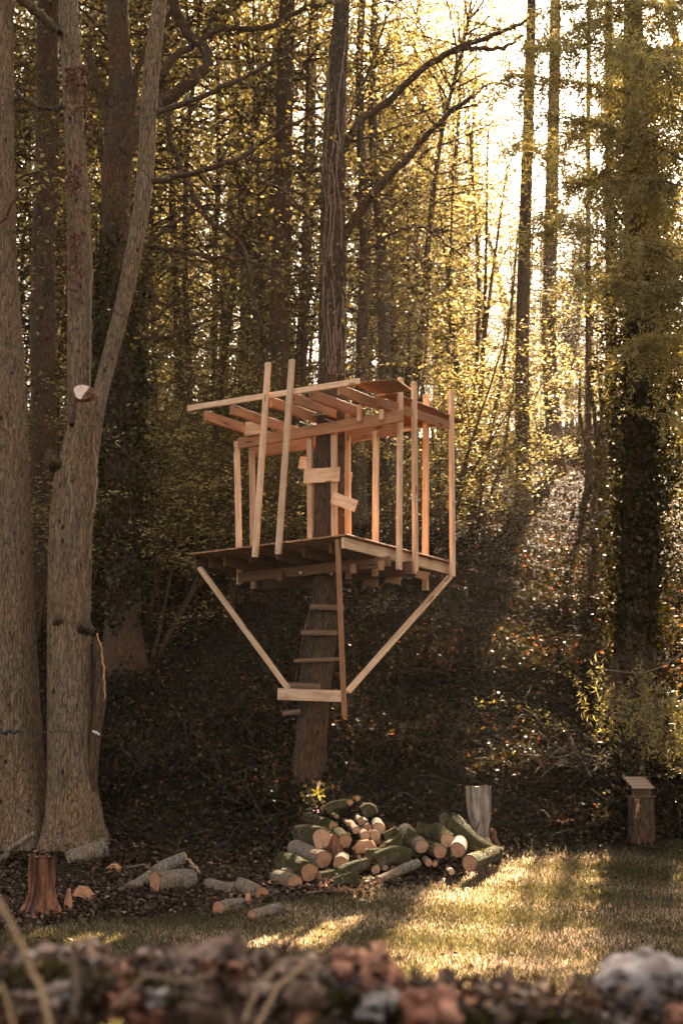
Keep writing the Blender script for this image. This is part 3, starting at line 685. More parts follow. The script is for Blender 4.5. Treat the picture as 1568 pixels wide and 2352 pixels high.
simple_tree([(1222, -60), (1216, 150), (1206, 500), (1198, 800), (1200, 1000)], [11, 13, 15, 16, 17], (1203, 1178), 'slim straight trunk rising from the leaf litter, first right of the tree house', 'bark_brown', 16, 18)
simple_tree([(1275, -60), (1270, 300), (1262, 600), (1262, 850)], [13, 15, 17, 18], (1278, 1085), 'brown trunk on the slope, second right of the tree house', 'bark_far', 16, 14)
simple_tree([(1352, -60), (1350, 400), (1350, 800)], [5, 6, 7], (1352, 1115), 'thin pale sapling trunk on the slope between brown trunk and ivy covered tree', 'bark_brown', 18, 12, cr=6)
simple_tree([(1395, -60), (1400, 400), (1402, 800)], [10, 12, 14], (1405, 1060), 'dim trunk just left of the ivy covered tree', 'bark_far', 12, 10)
simple_tree([(112, -60), (108, 300), (100, 700), (100, 1100)], [28, 30, 30, 30], (100, 1420), 'dark trunk seen between the left edge trunk and the forked tree', 'bark_brown', 24, 30, leaf='leaf_olive')
simple_tree([(545, -60), (548, 300), (560, 600), (556, 900)], [7, 8, 9, 9], (556, 1150), 'slender dark stem behind the raised corner of the tree house', 'bark_far', 22, 22)
simple_tree([(592, 380), (590, 600), (584, 800)], [6, 7, 7], (580, 1130), 'thin forked stem left of the leaning roof posts', 'bark_far', 24, 18, cr=6)
simple_tree([(430, 300), (425, 600), (436, 900)], [6, 7, 8], (440, 1180), 'thin stem between the ivy clad oak and the tree house', 'bark_far', 26, 26, cr=6)
simple_tree([(352, 420), (350, 600), (355, 850)], [5, 6, 6], (360, 1150), 'thin stem right beside the ivy clad oak', 'bark_far', 26, 24, cr=5)
# coppiced hazel behind the right half of the tree house
for (bx, by, stems, lab) in ((1085, 1130, [(1010, 480), (1040, 380), (1075, 250), (1120, 300), (1165, 380), (1190, 520)], 'many stemmed hazel fanning out behind the right end of the tree house'),
                             (930, 1150, [(880, 560), (905, 480), (935, 420), (960, 520), (990, 600)], 'many stemmed hazel directly behind the tree house posts'),
                             (1375, 1105, [(1330, 850), (1345, 800), (1370, 820), (1400, 860)], 'small clump of pale thin stems on the far slope')):
    b = hit(bx, by); t = thing('hazel_bush', b, lab, 'shrub'); C = []
    for (sx, sy) in stems:
        wood = MB(); e = at(sx, sy, b[1] + rng.uniform(-1, 1)); P = smooth_path([b + rng.normal(0, .15, 3) * [1, 1, 0] - [0, 0, .1], b * .55 + e * .45 + rng.normal(0, .15, 3), e], 18)
        tube(wood, P, np.linspace(.075, .02, 18), 7, False)
        for _ in range(10): a = rng.uniform(0, 6.28); sprays(wood, C, P[rng.integers(6, 18)], (math.cos(a), math.sin(a), .3), rng.uniform(.7, 1.8), .01, 30, .2)
        part('stem', wood, M['bark_brown'], t, True)
    leaf_part('foliage', C, .085, M['leaf_gold'], t, .65)

#@@FOREST
# ------------------------------------------------------------ repeated slope trees and saplings (shared mesh data)
def make_slope_tree(i, H, r0, mat, leafmat, lab, grp, leafn, low=3.0):
    t = thing('slope_tree', (0, 0, 0), lab, 'tree', grp); wood = MB(); C = []
    P = jit_path((0, 0, -.4), (rng.normal(0, .04), rng.normal(0, .04), 1), H, 22, .025); rad = np.linspace(r0, r0 * .25, 23); rad[0] *= 1.5
    S = smooth_path(P, 40); tube(wood, S, rsamp(rad, 40), 12, False, bark_mod(12, 7, .04)); part('trunk', wood, M[mat], t, True)
    wood = MB()
    for _ in range(70):
        h = low + (H - low) * rng.random(); i_ = min(int(h / H * 39), 39); a = rng.uniform(0, 6.28); L = rng.uniform(1.0, 3.0) * (1 if h > H * .45 else .7)
        sprays(wood, C, S[i_], (math.cos(a), math.sin(a), rng.uniform(.05, .8)), L, .03, leafn * .85, .28)
    part('twigs', wood, M[mat], t, True, 'stuff'); C = np.concatenate(C); mb = MB(); leaves(mb, C, .1, .6); part('crown', mb, M[leafmat], t); print('slope tree leaves', len(C)); return t  # twigs joins whole side branches with their twigs in one mesh
G1 = 'slender trees crowding the wooded slope'
L1 = 'slender brown trunk with golden leaves among many on the wooded slope'
protos = [make_slope_tree(i, H, r0, m, lm, L1, G1, ln, low) for i, (H, r0, m, lm, ln, low) in enumerate([(19, .17, 'bark_far', 'leaf_gold', 30, 4), (22, .22, 'bark_far', 'leaf_gold', 28, 6), (17, .13, 'bark_brown', 'leaf_gold', 34, 3), (21, .19, 'bark_far', 'leaf_olive', 30, 5), (15, .10, 'bark_brown', 'leaf_gold', 34, 2.5)])]
def make_sapling(H, lab, grp, leafmat, leafn, ns):
    t = thing('understorey_shrub', (0, 0, 0), lab, 'shrub', grp); C = []; wood = MB()
    for _ in range(ns):
        P = jit_path((rng.normal(0, .1), rng.normal(0, .1), -.2), (rng.normal(0, .3), rng.normal(0, .3), 1), H * rng.uniform(.7, 1), 12, .07); tube(wood, P, np.linspace(.035, .008, 13), 6, False)
        for _ in range(int(H * 3.5)):
            a = rng.uniform(0, 6.28); sprays(wood, C, P[rng.integers(2, 13)], (math.cos(a), math.sin(a), .15), rng.uniform(.5, 1.5), .008, leafn, .15)
    part('stem', wood, M['bark_brown'], t, True); C = np.concatenate(C); mb = MB(); leaves(mb, C, .075, .7); part('foliage', mb, M[leafmat], t); print('shrub leaves', len(C)); return t
G2 = 'leafy understorey shrubs on the bank'
L2 = 'thin stemmed shrub with small yellow leaves under the slope trees'
shr = [make_sapling(4.5, L2, G2, 'leaf_gold', 34, 3), make_sapling(6, L2, G2, 'leaf_gold', 30, 3), make_sapling(3.2, L2, G2, 'leaf_olive', 40, 4), make_sapling(5.2, L2, G2, 'leaf_olive', 36, 3)]
poles = [make_slope_tree(9, H, r0, 'bark_brown', 'leaf_gold', L1, G1, 11, low) for H, r0, low in ((15, .075, 2), (13, .06, 2.5))]
used = set(); placed = []
def ok_corridor(p, H, rr):
    zs = np.linspace(1.5, H, 22); Q = np.array([[p[0] + dx, p[1], p[2] + z] for z in zs for dx in np.linspace(-rr, rr, 9)])
    return not shades_gap(Q, 1, GAPS[:2] + ([GAPS[4], GAPS[8]] if p[1] > 34 else [])).any()
def place(src, p, label=None):
    o = src if src not in used else copy_tree(src); used.add(src)
    s = rng.uniform(.85, 1.15); o.location = p; o.rotation_euler = (0, 0, rng.uniform(0, 6.28)); o.scale = (s, s, s * rng.uniform(.92, 1.08))
    placed.append((p[0], p[1])); return o
def far_enough(x, y, d): return all((x - a) ** 2 + (y - b) ** 2 > d * d for a, b in placed)
cnt = 0; tries = 0
while cnt < 100 and tries < 9000:
    tries += 1; y = rng.uniform(27, 80); x = rng.uniform(-.36 * y, .42 * y)
    if not far_enough(x, y, 1.5): continue
    if x < .03 * y and y > 44 and rng.random() < .7: continue
    p = gpt(x, y)
    pp = project(p)[0]
    if y < 38 and 1090 < pp[0] < 1500: continue
    if not ok_corridor(p, 24, 3.0): continue
    place(protos[rng.integers(5)], p); cnt += 1
print('trees', cnt, tries)
cnt = 0; tries = 0; placed = []
while cnt < 100 and tries < 9000:
    tries += 1; y = rng.uniform(26, 80); x = rng.uniform(-.28 * y, .28 * y); p = gpt(x, y); pp = project(p)[0]
    if not far_enough(x, y, 1.2) or (y < 40 and 1120 < pp[0] < 1560) or not ok_corridor(p, 19, 2.2): continue
    place(poles[rng.integers(2)], p); cnt += 1
cnt = 0; tries = 0; placed = []
while cnt < 85 and tries < 6000:
    tries += 1; y = rng.uniform(19.5, 48); x = rng.uniform(-.33 * y, .33 * y)
    if not far_enough(x, y, 1.0): continue
    p = gpt(x, y); pp = project(p)[0]
    if 1080 < pp[0] < 1560 and y < 44: continue
    if 640 < pp[0] < 1100 and y < 23: continue
    if x < 0 and y < 21: continue
    if not ok_corridor(p, 5, 1.3): continue
    place(shr[rng.integers(4)], p); cnt += 1
print('shrubs', cnt)
cnt = 0; tries = 0
while cnt < 34 and tries < 4000:
    tries += 1; y = rng.uniform(44, 66); x = rng.uniform(-8, 17)
    if not far_enough(x, y, .9): continue
    place(shr[rng.integers(4)], gpt(x, y)); cnt += 1
for k_ in range(34):
    y = rng.uniform(60, 88); x = rng.uniform(.12 * y, .235 * y); o_ = place((poles + protos[2:3])[rng.integers(3)], gpt(x, y)); o_.scale = (.85, .85, .85)
for (px_, py_, k_) in ((300, 1380, 0), (370, 1340, 2), (440, 1350, 1), (520, 1330, 3), (600, 1300, 0), (1010, 1250, 1), (1090, 1210, 0), (1150, 1160, 3), (1180, 1120, 1), (880, 1280, 2), (1060, 1090, 1), (1260, 1070, 0), (1330, 1060, 2), (80, 1500, 1), (40, 1300, 0), (240, 1250, 3)):
    place(shr[k_], hit(px_, py_))
# out of frame neighbours to the right and left whose crowns shade the garden
cnt = 0; tries = 0; placed = []
while cnt < 34 and tries < 4000:
    tries += 1; y = rng.uniform(17, 48); x = rng.uniform(-16, 26)
    hw = .24 * y + 1.0
    if abs(x) < hw or not far_enough(x, y, 2.0): continue
    p = gpt(x, y)
    if not ok_corridor(p, 24, 2.6): continue
    place(protos[rng.integers(5)], p); cnt += 1
print('side trees', cnt)
ORD = ['first', 'second', 'third', 'fourth', 'fifth', 'sixth', 'seventh', 'eighth', 'ninth', 'tenth', 'eleventh', 'twelfth', 'thirteenth', 'fourteenth', 'fifteenth', 'sixteenth', 'seventeenth', 'eighteenth', 'nineteenth', 'twentieth'] + ['twenty-' + q for q in ('first', 'second', 'third', 'fourth', 'fifth', 'sixth', 'seventh', 'eighth', 'ninth')]
ZN = [(0, 230, 'left of the ivy clad oak'), (230, 440, 'around the ivy clad oak'), (440, 640, 'above the left of the house'), (640, 800, 'behind the platform tree'), (800, 1000, 'above the right of the house'), (1000, 1200, 'behind the fanned hazel stems'), (1200, 1400, 'left of the ivy covered trunk'), (1400, 1570, 'around the ivy covered trunk')]
def relabel(kinds, noun, dist):
    bins = {}
    for o in list(sc.objects):
        if o.parent is None and o.name.split('.')[0] == noun and o.get('group'):
            p = np.array(o.location); q = project(p)[0]
            for zi, (a, b_, nm) in enumerate(ZN):
                if a <= q[0] < b_:
                    d = 0 if p[1] < dist[0] else 1 if p[1] < dist[1] else 2
                    bins.setdefault((zi, d), []).append((q[0], o)); break
    for (zi, d), L in bins.items():
        L.sort(key=lambda e: e[0])
        for i, (_, o) in enumerate(L):
            o['label'] = f"{ORD[min(i, 28)]} from left, {kinds[d]} {ZN[zi][2]}"
relabel(('nearer slope trunks', 'middle distance slope trunks', 'farthest crest trunks'), 'slope_tree', (40, 60))
relabel(('nearer bank shrubs', 'middle slope shrubs', 'crest shrubs'), 'understorey_shrub', (27, 44))

for q_ in ((3.86, 25.97), (4.18, 27.66), (4.56, 29.08)): pass
#@@COVER
# ------------------------------------------------------------ ground cover on the bank
def scatter(n, x0, x1, y0, y1):
    return rng.uniform(x0, x1, n), rng.uniform(y0, y1, n)
def on_ground(xf, n, ymin, ymax, hmax, power=2.0):
    """random points over the part of the slope the picture shows"""
    y = ymin + (ymax - ymin) * rng.random(n) ** power; x = (rng.random(n) * 2 - 1) * (.27 * y + .8)
    return x, y
x, y = on_ground(None, 150000, 16.2, 48, .5, 1.7); k = y > y_edge(x) + .1; x, y = x[k], y[k]
cl = np.sin(x * 1.7 + np.sin(y * 1.3) * 2) * np.sin(y * 1.9 + x) 
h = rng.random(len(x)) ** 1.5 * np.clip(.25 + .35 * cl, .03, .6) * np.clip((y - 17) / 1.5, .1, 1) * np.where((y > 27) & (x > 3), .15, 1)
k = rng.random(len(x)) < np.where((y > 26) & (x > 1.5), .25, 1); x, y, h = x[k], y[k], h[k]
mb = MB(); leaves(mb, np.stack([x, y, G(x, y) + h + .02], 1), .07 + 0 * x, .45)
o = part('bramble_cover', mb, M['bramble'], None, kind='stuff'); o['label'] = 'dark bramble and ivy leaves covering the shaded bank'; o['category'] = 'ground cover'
x, y = on_ground(None, 190000, 12.5, 60, .5, 1.5); k = y > y_edge(x) - .3 * rng.random(len(x)); x, y = x[k], y[k]
mb = MB(); leaves(mb, np.stack([x, y, G(x, y) + .02 + rng.random(len(x)) * .05], 1), .06 + .02 * (y > 24), .6)
o = part('leaf_litter', mb, M['litter'], None, kind='stuff'); o['label'] = 'brown fallen leaves strewn over the bank and lawn edge'; o['category'] = 'fallen leaves'
n_ = 2600; yl = 8 + 10 * rng.random(n_) ** .6; xl = (rng.random(n_) * 2 - 1) * .26 * yl; kl = (yl < y_edge(xl)) & (rng.random(n_) < .25 + .75 * np.exp(-(y_edge(xl) - yl) / 1.2)); xl, yl = xl[kl], yl[kl]
mb = MB(); leaves(mb, np.stack([xl, yl, G(xl, yl) + .035], 1), .05, .6)
o = part('lawn_leaves', mb, M['litter'], None, kind='stuff'); o['label'] = 'scattered brown leaves lying on the lawn'; o['category'] = 'fallen leaves'
# twigs and bramble canes
mb = MB()
for _ in range(1000):
    y = 16.4 + 22 * rng.random() ** 1.8; x = rng.uniform(-1, 1) * (.26 * y)
    if y < y_edge(x) + .1: continue
    p = gpt(x, y, .02); L = rng.uniform(.3, 1.4) * (1 if y > 17.5 else .5); P = jit_path(p, (rng.normal(0, 1), rng.normal(0, .6), rng.uniform(0, 1.1)), L, 7, .15, -.1)
    P[:, 2] = np.maximum(P[:, 2], G(P[:, 0], P[:, 1]) + .02); tube(mb, P, rng.uniform(.003, .007), 3, False)
o = part('bramble_canes', mb, M['cane'], None, kind='stuff'); o['label'] = 'tangle of thin bramble canes and twigs on the bank'; o['category'] = 'bramble'
# sunlit bramble bushes on the right of the bank
def bush(bx, by, w_, h_, n, lab, mat='bramble', size=.07, name='bramble_bush', cat='bush', y=None):
    b = hit(bx, by) if y is None else y; t = thing(name, b, lab, cat); wood = MB(); C = []
    for _ in range(int(26 + w_ * 12)):
        a = rng.uniform(0, 6.28); d = (math.cos(a), math.sin(a), rng.uniform(.4, 1.6)); sprays(wood, C, b + np.array([rng.normal(0, w_ * .28), rng.normal(0, w_ * .2), 0]), d, rng.uniform(.5, 1) * h_, .008, n, .12, grav=-.07)
    part('canes', wood, M['cane'], t, True, 'stuff'); C = np.concatenate(C); C = C[~shades_gap(C, 3, GAPS[:1])]; mb = MB(); leaves(mb, C, size, .5); part('foliage', mb, M[mat], t); return t
bush(1060, 1560, 1.6, 1.3, 60, 'bramble with pale glinting and reddish leaves below the right end of the tree house')
bush(1230, 1560, 1.8, 1.2, 60, 'low bramble tangle on the bank between the tree house and ivy covered tree')
bush(1440, 1790, 1.3, 1.9, 60, 'sunlit golden leaved bush behind the bird box', 'leaf_olive', .06)
bush(1300, 1420, 2.0, 1.0, 50, 'rusty low scrub on the sunlit bank left of the ivy covered tree')
bush(1560, 1640, 1.5, 1.5, 60, 'bramble with white glints at the right edge of the photo')
bush(1540, 1500, 1.6, 1.1, 60, 'small bramble right of the ivy covered trunk base')
bush(290, 1600, .8, .7, 40, 'small bush with orange leaves at the foot of the ivy clad oak')
bush(560, 1690, 1.6, 1.0, 50, 'dark bramble mound left of the platform tree foot')
bush(950, 1730, 1.6, .9, 50, 'dark bramble mound right of the platform tree foot')
bush(1220, 1800, 1.5, 1.0, 50, 'dark bramble mound behind the pale grey stump')
bush(600, 1850, 1.2, .6, 50, 'low scrub behind the log pile, left side')
bush(420, 1780, 1.4, .9, 50, 'dark scrub on the bank right of the forked tree')
bush(1350, 1900, 1.0, .45, 50, 'low scrub between the pale stump and bird box')

# grass
def build_grass():
    n = 520000; y = 6.5 + 11.5 * rng.random(n) ** .8; x = (rng.random(n) * 2 - 1) * (.25 * y + .5)
    e = y_edge(x) + .14 * np.sin(x * 9) + .12 * np.sin(x * 23) + .1 * np.sin(x * 51 + y * 9); bare = np.sin(x * 3.3 + 1) * np.sin(y * 4.1 + x) + .5 * np.sin(x * 11 + y * 7); k = (y < e) & ((bare < 1.05) | (rng.random(n) < .3)); x, y = x[k], y[k]; n = len(x)
    tuft = .5 + .5 * np.sin(x * 7 + np.sin(y * 5) * 2) * np.sin(y * 8 + x * 3)
    hh = rng.uniform(.012, .035, n) * (1 + .8 * tuft) * (1 + 1.2 * np.exp(-(e[k] - y) / .15) * rng.random(n)); a = rng.uniform(0, 6.28, n); z = G(x, y)
    wd = rng.uniform(.0025, .0055, n); dx, dy = np.cos(a) * wd, np.sin(a) * wd; lx, ly = rng.normal(0, .45, n) * hh, rng.normal(0, .45, n) * hh
    V = np.stack([np.stack([x - dx, y - dy, z - .003], 1), np.stack([x + dx, y + dy, z - .003], 1), np.stack([x + lx, y + ly, z + hh], 1)], 1).reshape(-1, 3)
    rr = np.clip(rng.random(n) * .75 + .3 * (np.sin(x * 2.1 + y * 1.3) * np.sin(y * 2.7) * .5 + .3), 0, 1)
    mb = MB(); mb.add(V, np.arange(3 * n).reshape(n, 3), rr)
    o = part('lawn_grass', mb, M['grass'], None, kind='stuff'); o['label'] = 'short mown grass of the lawn in sun and shade'; o['category'] = 'grass'
build_grass()

#@@HOUSE
# ------------------------------------------------------------ tree house
def Cc(cx, cy): return (440 + .4847 * cx) / 1.0887, (860 + .4847 * cy) / 1.0887
def C2(cx, cy): return (440 + .4847 * cx) / 1.0887, (1340 + .4847 * cy) / 1.0887
rN = ray(*Cc(890, 990)); YN = 16.9; HF = (rN * (YN / rN[1]))[2]
def atH(q, H): r_ = ray(*q); return CAM + r_ * (H / r_[2])
PN, PL, PR = (atH(Cc(*c), HF) for c in ((890, 990), (72, 1090), (1450, 1137)))
da = (PL - PN); da /= np.linalg.norm(da); db = (PR - PN); db /= np.linalg.norm(db)
na = np.cross(da, [0, 0, 1]); na /= np.linalg.norm(na); na = na if na[1] < 0 else -na      # outward, front left face
nb_ = np.cross(db, [0, 0, 1]); nb_ /= np.linalg.norm(nb_); nb_ = nb_ if nb_[1] < 0 else -nb_  # outward, right face
def onp(q, O, n): r_ = ray(*q); s = ((O - CAM) @ n) / (r_ @ n); return CAM + r_ * s
def LF(cx, cy, off=0): return onp(Cc(cx, cy), PN + na * off, na)
def RF(cx, cy, off=0): return onp(Cc(cx, cy), PN + nb_ * off, nb_)
lenL = np.linalg.norm(PL - PN); lenR = np.linalg.norm(PR - PN); print('house', lenL, lenR, PN, PL, PR)
UP = np.array([0, 0, 1.])
house = thing('tree_house', np.array([at(757, 1300, DT)[0], DT, PN[2] - .3]), 'unfinished pale timber tree house frame on braces round a tree trunk', 'tree house')
H0 = wloc(house)
LM = {}
def lumber(name, a, b, w_, h_, up=UP, mat='lumber', parent=None, bev=.003):
    """a sawn board from a to b in its own frame (length along X): w_ across, h_ along up"""
    parent = parent or house; a = np.asarray(a, float); b = np.asarray(b, float); t_ = b - a; L = np.linalg.norm(t_); t_ /= L
    s = np.cross(up, t_); s /= np.linalg.norm(s); u = np.cross(t_, s)
    x = np.array([0, L]); c = bev; V = []
    prof = [(-w_/2+c, -h_/2), (w_/2-c, -h_/2), (w_/2, -h_/2+c), (w_/2, h_/2-c), (w_/2-c, h_/2), (-w_/2+c, h_/2), (-w_/2, h_/2-c), (-w_/2, -h_/2+c)]
    for xx in x: V += [(xx, p, q) for p, q in prof]
    me = bpy.data.meshes.new(name); fs = [(i, (i + 1) % 8, 8 + (i + 1) % 8, 8 + i) for i in range(8)] + [tuple(range(7, -1, -1)), tuple(range(8, 16))]
    me.from_pydata(V, [], fs); me.materials.append(M[mat]); me.update()
    o = bpy.data.objects.new(name, me); link(o, parent)
    Mx = Matrix(((t_[0], s[0], u[0], a[0] - wloc(parent)[0]), (t_[1], s[1], u[1], a[1] - wloc(parent)[1]), (t_[2], s[2], u[2], a[2] - wloc(parent)[2]), (0, 0, 0, 1)))
    o.matrix_local = Mx; LM[o.name] = Mx.copy(); return o
# the trunk lies between two pairs of bearers; their planes run along da
trunkP = at(757, 1180, DT)
def plane_d(P_): return (P_ - PN) @ (-na)                 # distance behind the front left face
dT = plane_d(trunkP); dB1 = dT - .24; dB2 = dT + .27; print('dT', dT)
def BP(q, d): return onp(Cc(*q), PN - na * d, na)         # picture point on a plane d behind the front left face
# roof height from the near plank on the front left face
pkA, pkB = LF(945, 192, .03), LF(62, 333, .03); zr = (pkA[2] + pkB[2]) / 2; print('roof z', pkA[2], pkB[2], PN[2])
# -- deck: boards running along db, laid side by side
zf = PN[2]
nb = 11; bw = lenL / nb
for i in range(nb):
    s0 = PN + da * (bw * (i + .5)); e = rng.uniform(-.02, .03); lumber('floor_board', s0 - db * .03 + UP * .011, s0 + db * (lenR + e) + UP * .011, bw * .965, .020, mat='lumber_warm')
# -- joists below deck (run along db), rim joist on the right face is the nearest
jz = zf - .075
lumber('rim_joist', PN + da * .06 + UP * -.073 - nb_ * .025, PN + da * .06 - nb_ * .025 + db * (lenR - .02) - UP * .073, .045, .14)
DK = dict(mat='lumber_dark')
for s in (.42, .82, 1.22, 1.64, 2.05, lenL - .14):
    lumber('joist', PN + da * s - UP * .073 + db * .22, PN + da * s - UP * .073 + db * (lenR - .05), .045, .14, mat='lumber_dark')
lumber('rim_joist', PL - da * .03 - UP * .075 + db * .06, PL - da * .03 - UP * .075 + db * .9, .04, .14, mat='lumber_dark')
# -- bearers: floor pair and roof pair
def bearer(name, d, z, s0, s1, h_=.17, w_=.045):
    base = PN - na * d; base = base - UP * base[2] + UP * z
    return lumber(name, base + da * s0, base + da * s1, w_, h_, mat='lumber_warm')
# position along da of the right face crossing
def s_right(d): # where right face plane meets plane d
    O = PN - na * d; den = da @ nb_; return ((PN - O) @ nb_) / den if abs(den) > 1e-6 else 0.0
sr1, sr2 = s_right(dB1), s_right(dB2)
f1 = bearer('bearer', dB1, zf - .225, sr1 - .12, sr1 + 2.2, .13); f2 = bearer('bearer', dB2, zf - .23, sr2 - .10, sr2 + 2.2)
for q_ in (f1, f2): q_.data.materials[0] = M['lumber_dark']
Q = BP((1160, 372), dB1); zB = Q[2]; print('roof bearer z', zB, 'left', BP((345, 480), dB1)[2])
b1 = bearer('roof_bearer', dB1, zB, (BP((1170, 370), dB1) - (PN - na * dB1)) @ da, (BP((325, 480), dB1) - (PN - na * dB1)) @ da, .15)
b2 = bearer('roof_bearer', dB2, zB, (BP((1150, 420), dB2) - (PN - na * dB2)) @ da, (BP((380, 510), dB2) - (PN - na * dB2)) @ da, .15)
lumber('bearer_block', BP((362, 440), dB1 - .05), BP((436, 430), dB1 - .05), .05, .19)
# bolts through the bearers
def bolt(a, b, parent, r=.010):
    mb = MB(); a = np.asarray(a); b = np.asarray(b); tube(mb, [a, b], [r, r], 8); d = (b - a) / np.linalg.norm(b - a); tube(mb, [b, b + d * .012], [r * 2, r * 2], 6); o = part('bolt', mb, M['steel'], None); 
    o.data.transform((Matrix.Translation(house.location) @ LM[parent.name]).inverted()); o.parent = parent; return o
for (x0, y0, x1, y1) in ((640, 402, 700, 424), (770, 388, 824, 406), (705, 368, 760, 360)):
    bolt(BP((x0, y0), dB1 + .02), BP((x1, y1), dB1 - .13), b1)
for (x0, y0, x1, y1) in ((740, 1172, 800, 1186), (850, 1258, 893, 1272), (590, 1182, 640, 1180)):
    bolt(BP((x0, y0), dB1 + .02), BP((x1, y1), dB1 - .13), f1)
# -- posts
def post(name, a, b, w_=.05, h_=.06, face=None): return lumber(name, a, b, w_, h_, face if face is not None else na)
ST = .052
post('leaning_post', LF(408, 1100, .06), LF(476, 97, .09), ST * 1.45, .045)
post('leaning_post', LF(527, 1085, .06), LF(599, 82, .09), ST * 1.45, .045)
for (x0, y0, x1, y1) in ((1149, 1165, 1157, 175), (1234, 1187, 1227, 195), (1426, 1199, 1418, 245)):
    post('corner_post' if x0 == 1426 else 'post', RF(x0, y0, .03), RF(x1, y1, .03), .075, .05, nb_)
def dpost(x0, x1, d, ztop, zbot=None, w_=.075):
    """post on plane d behind the face, from below the deck up to a bearer"""
    zbot = zf - .30 if zbot is None else zbot
    pa = BP((x0, 1010), d); pb = BP((x1, 470), d); k = (pb - pa) / (pb[2] - pa[2])
    return post('post', pa + k * (zbot - pa[2]), pa + k * (ztop - pa[2]), w_, .05, na)
dpost(325, 313, dB1 + .05, zB + .05); dpost(398, 391, dB2 - .05, zB); dpost(694, 690, dB1 + .05, zB - .06, zf + .02); dpost(817, 815, dB1 + .05, zB - .06, zf + .02)
dpost(888, 884, dB2 - .05, zB); dpost(1028, 1031, dB2 - .05, zB)
# back right post
base = PR - nb_ * 0 + 0 * da
dBk = plane_d(PR) - .05
pa = BP((1286, 1010), dBk); pb = BP((1289, 263), dBk); post('post', pa + (pb - pa) / (pb[2] - pa[2]) * (zf - .32 - pa[2]), pb, .08, .05, na)
# -- roof: near plank, rafters, chipboard sheets, back plank
lumber('edge_plank', pkA, pkB, .03, .075)
def rafter(x0, y0, x1, off=0.0, h_=.135, name='rafter'):
    A_ = LF(x0, y0, .02); L = 1.0
    for _ in range(30):                      # length until the far end reaches x1 in the picture
        L += .06
        if (project(A_ + db * L)[0][0] - Cc(x1, 0)[0]) > 0: break
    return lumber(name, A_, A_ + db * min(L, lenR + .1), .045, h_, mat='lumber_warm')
for (x0, y0, x1) in ((150, 370, 520), (285, 338, 700), (490, 300, 800), (605, 278, 880), (697, 260, 960), (840, 235, 1130)): rafter(x0, y0, x1)
A_ = RF(1045, 300, .0); lumber('rim_rafter', A_, RF(1420, 425, .0), .045, .125, mat='lumber_warm')
# sheets
def sheet(name, corners, th=.018, mat='osb'):
    V = np.array(corners); V2 = V + UP * th; mb = MB(); mb.add(np.vstack([V, V2]), [(3, 2, 1, 0), (4, 5, 6, 7), (0, 1, 5, 4), (1, 2, 6, 5), (2, 3, 7, 6), (3, 0, 4, 7)]); return part(name, mb, M[mat], house)
zs = zr + .05
def atz(cx, cy, z): r_ = ray(*Cc(cx, cy)); return CAM + r_ * ((z - CAM[2]) / r_[2])
sheet('roof_sheet', [atz(905, 205, zs), atz(1130, 185, zs), atz(1215, 240, zs), atz(1045, 266, zs)])
pr0, pr1 = RF(1130, 262, .03), RF(1485, 398, .03); print('sheet z', zs, pr0[2], pr1[2]); zz = (pr0[2] + pr1[2]) / 2
pr0[2] = zz; pr1[2] = zz
sheet('roof_sheet', [pr0, pr1, pr1 + da * .95, pr0 + da * .5], .02)
for i in range(6):
    s = .75 + i * .2
    pass
for (x, y, x2, y2) in ((945, 315, 945, 400), (1060, 340, 1060, 390)):
    lumber('hanger', BP((x, y), dB1 - .06), BP((x2, y2), dB1 - .06), .05, .045, na)
# small boards nailed across the posts
lumber('cross_board', BP((661, 684), dB1 - .01), BP((843, 672), dB1 - .01), .022, .19)
lumber('cross_board', BP((806, 792), dB1 - .02), BP((928, 838), dB1 - .02), .022, .155)
lumber('cross_board', BP((637, 612), dB2 - .1), BP((700, 618), dB2 - .1), .022, .165)
lumber('cross_board', BP((845, 690), dB2 - .02), BP((905, 690), dB2 - .02), .022, .15)
lumber('offcut', PL - da * .25 + db * .5 + UP * .05, PL - da * .75 + db * 1.1 + UP * .05, .09, .03)
# blocks under the deck
for (x, y, d) in ((267, 1100, .35), (688, 1045, .35), (1058, 1150, dB1 - .12), (915, 1165, dB1 - .1), (538, 1205, dB1 - .1)):
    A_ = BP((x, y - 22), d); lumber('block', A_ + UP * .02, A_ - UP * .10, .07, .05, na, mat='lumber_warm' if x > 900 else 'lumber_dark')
for (x0, y0, x1, y1) in ((965, 1228, 1040, 1235), (1085, 1210, 1155, 1222), (1240, 1190, 1298, 1200)):
    A_ = BP((x0, y0), dB2 + .05); B_ = BP((x1, y1), dB2 + .05); lumber('joist_end', A_, A_ + (B_ - A_) * 1.0, .04, .10, mat='lumber_warm')
# braces and foot board
yB = DT - .33
def c2at(cx, cy, Y): return at(*C2(cx, cy), Y)
lumber('brace', LFb := onp(C2(122, 165), PN - na * .03, na), c2at(578, 788, yB + .02), .045, .085, na)
lumber('brace', onp(C2(1412, 210), PN + nb_ * -.02, nb_), c2at(884, 805, yB + .05), .045, .085, nb_)
lumber('brace', onp(C2(833, 18), PN + na * .0, na), c2at(868, 928, yB - .10), .055, .045, na, mat='lumber_warm')
fb = lumber('foot_board', c2at(524, 816, yB - .03), c2at(856, 828, yB - .03), .045, .145)
for (x, y) in ((568, 816), (780, 820)):
    bolt(c2at(x, y, yB), c2at(x - 2, y + 2, yB - .11), fb, .012)

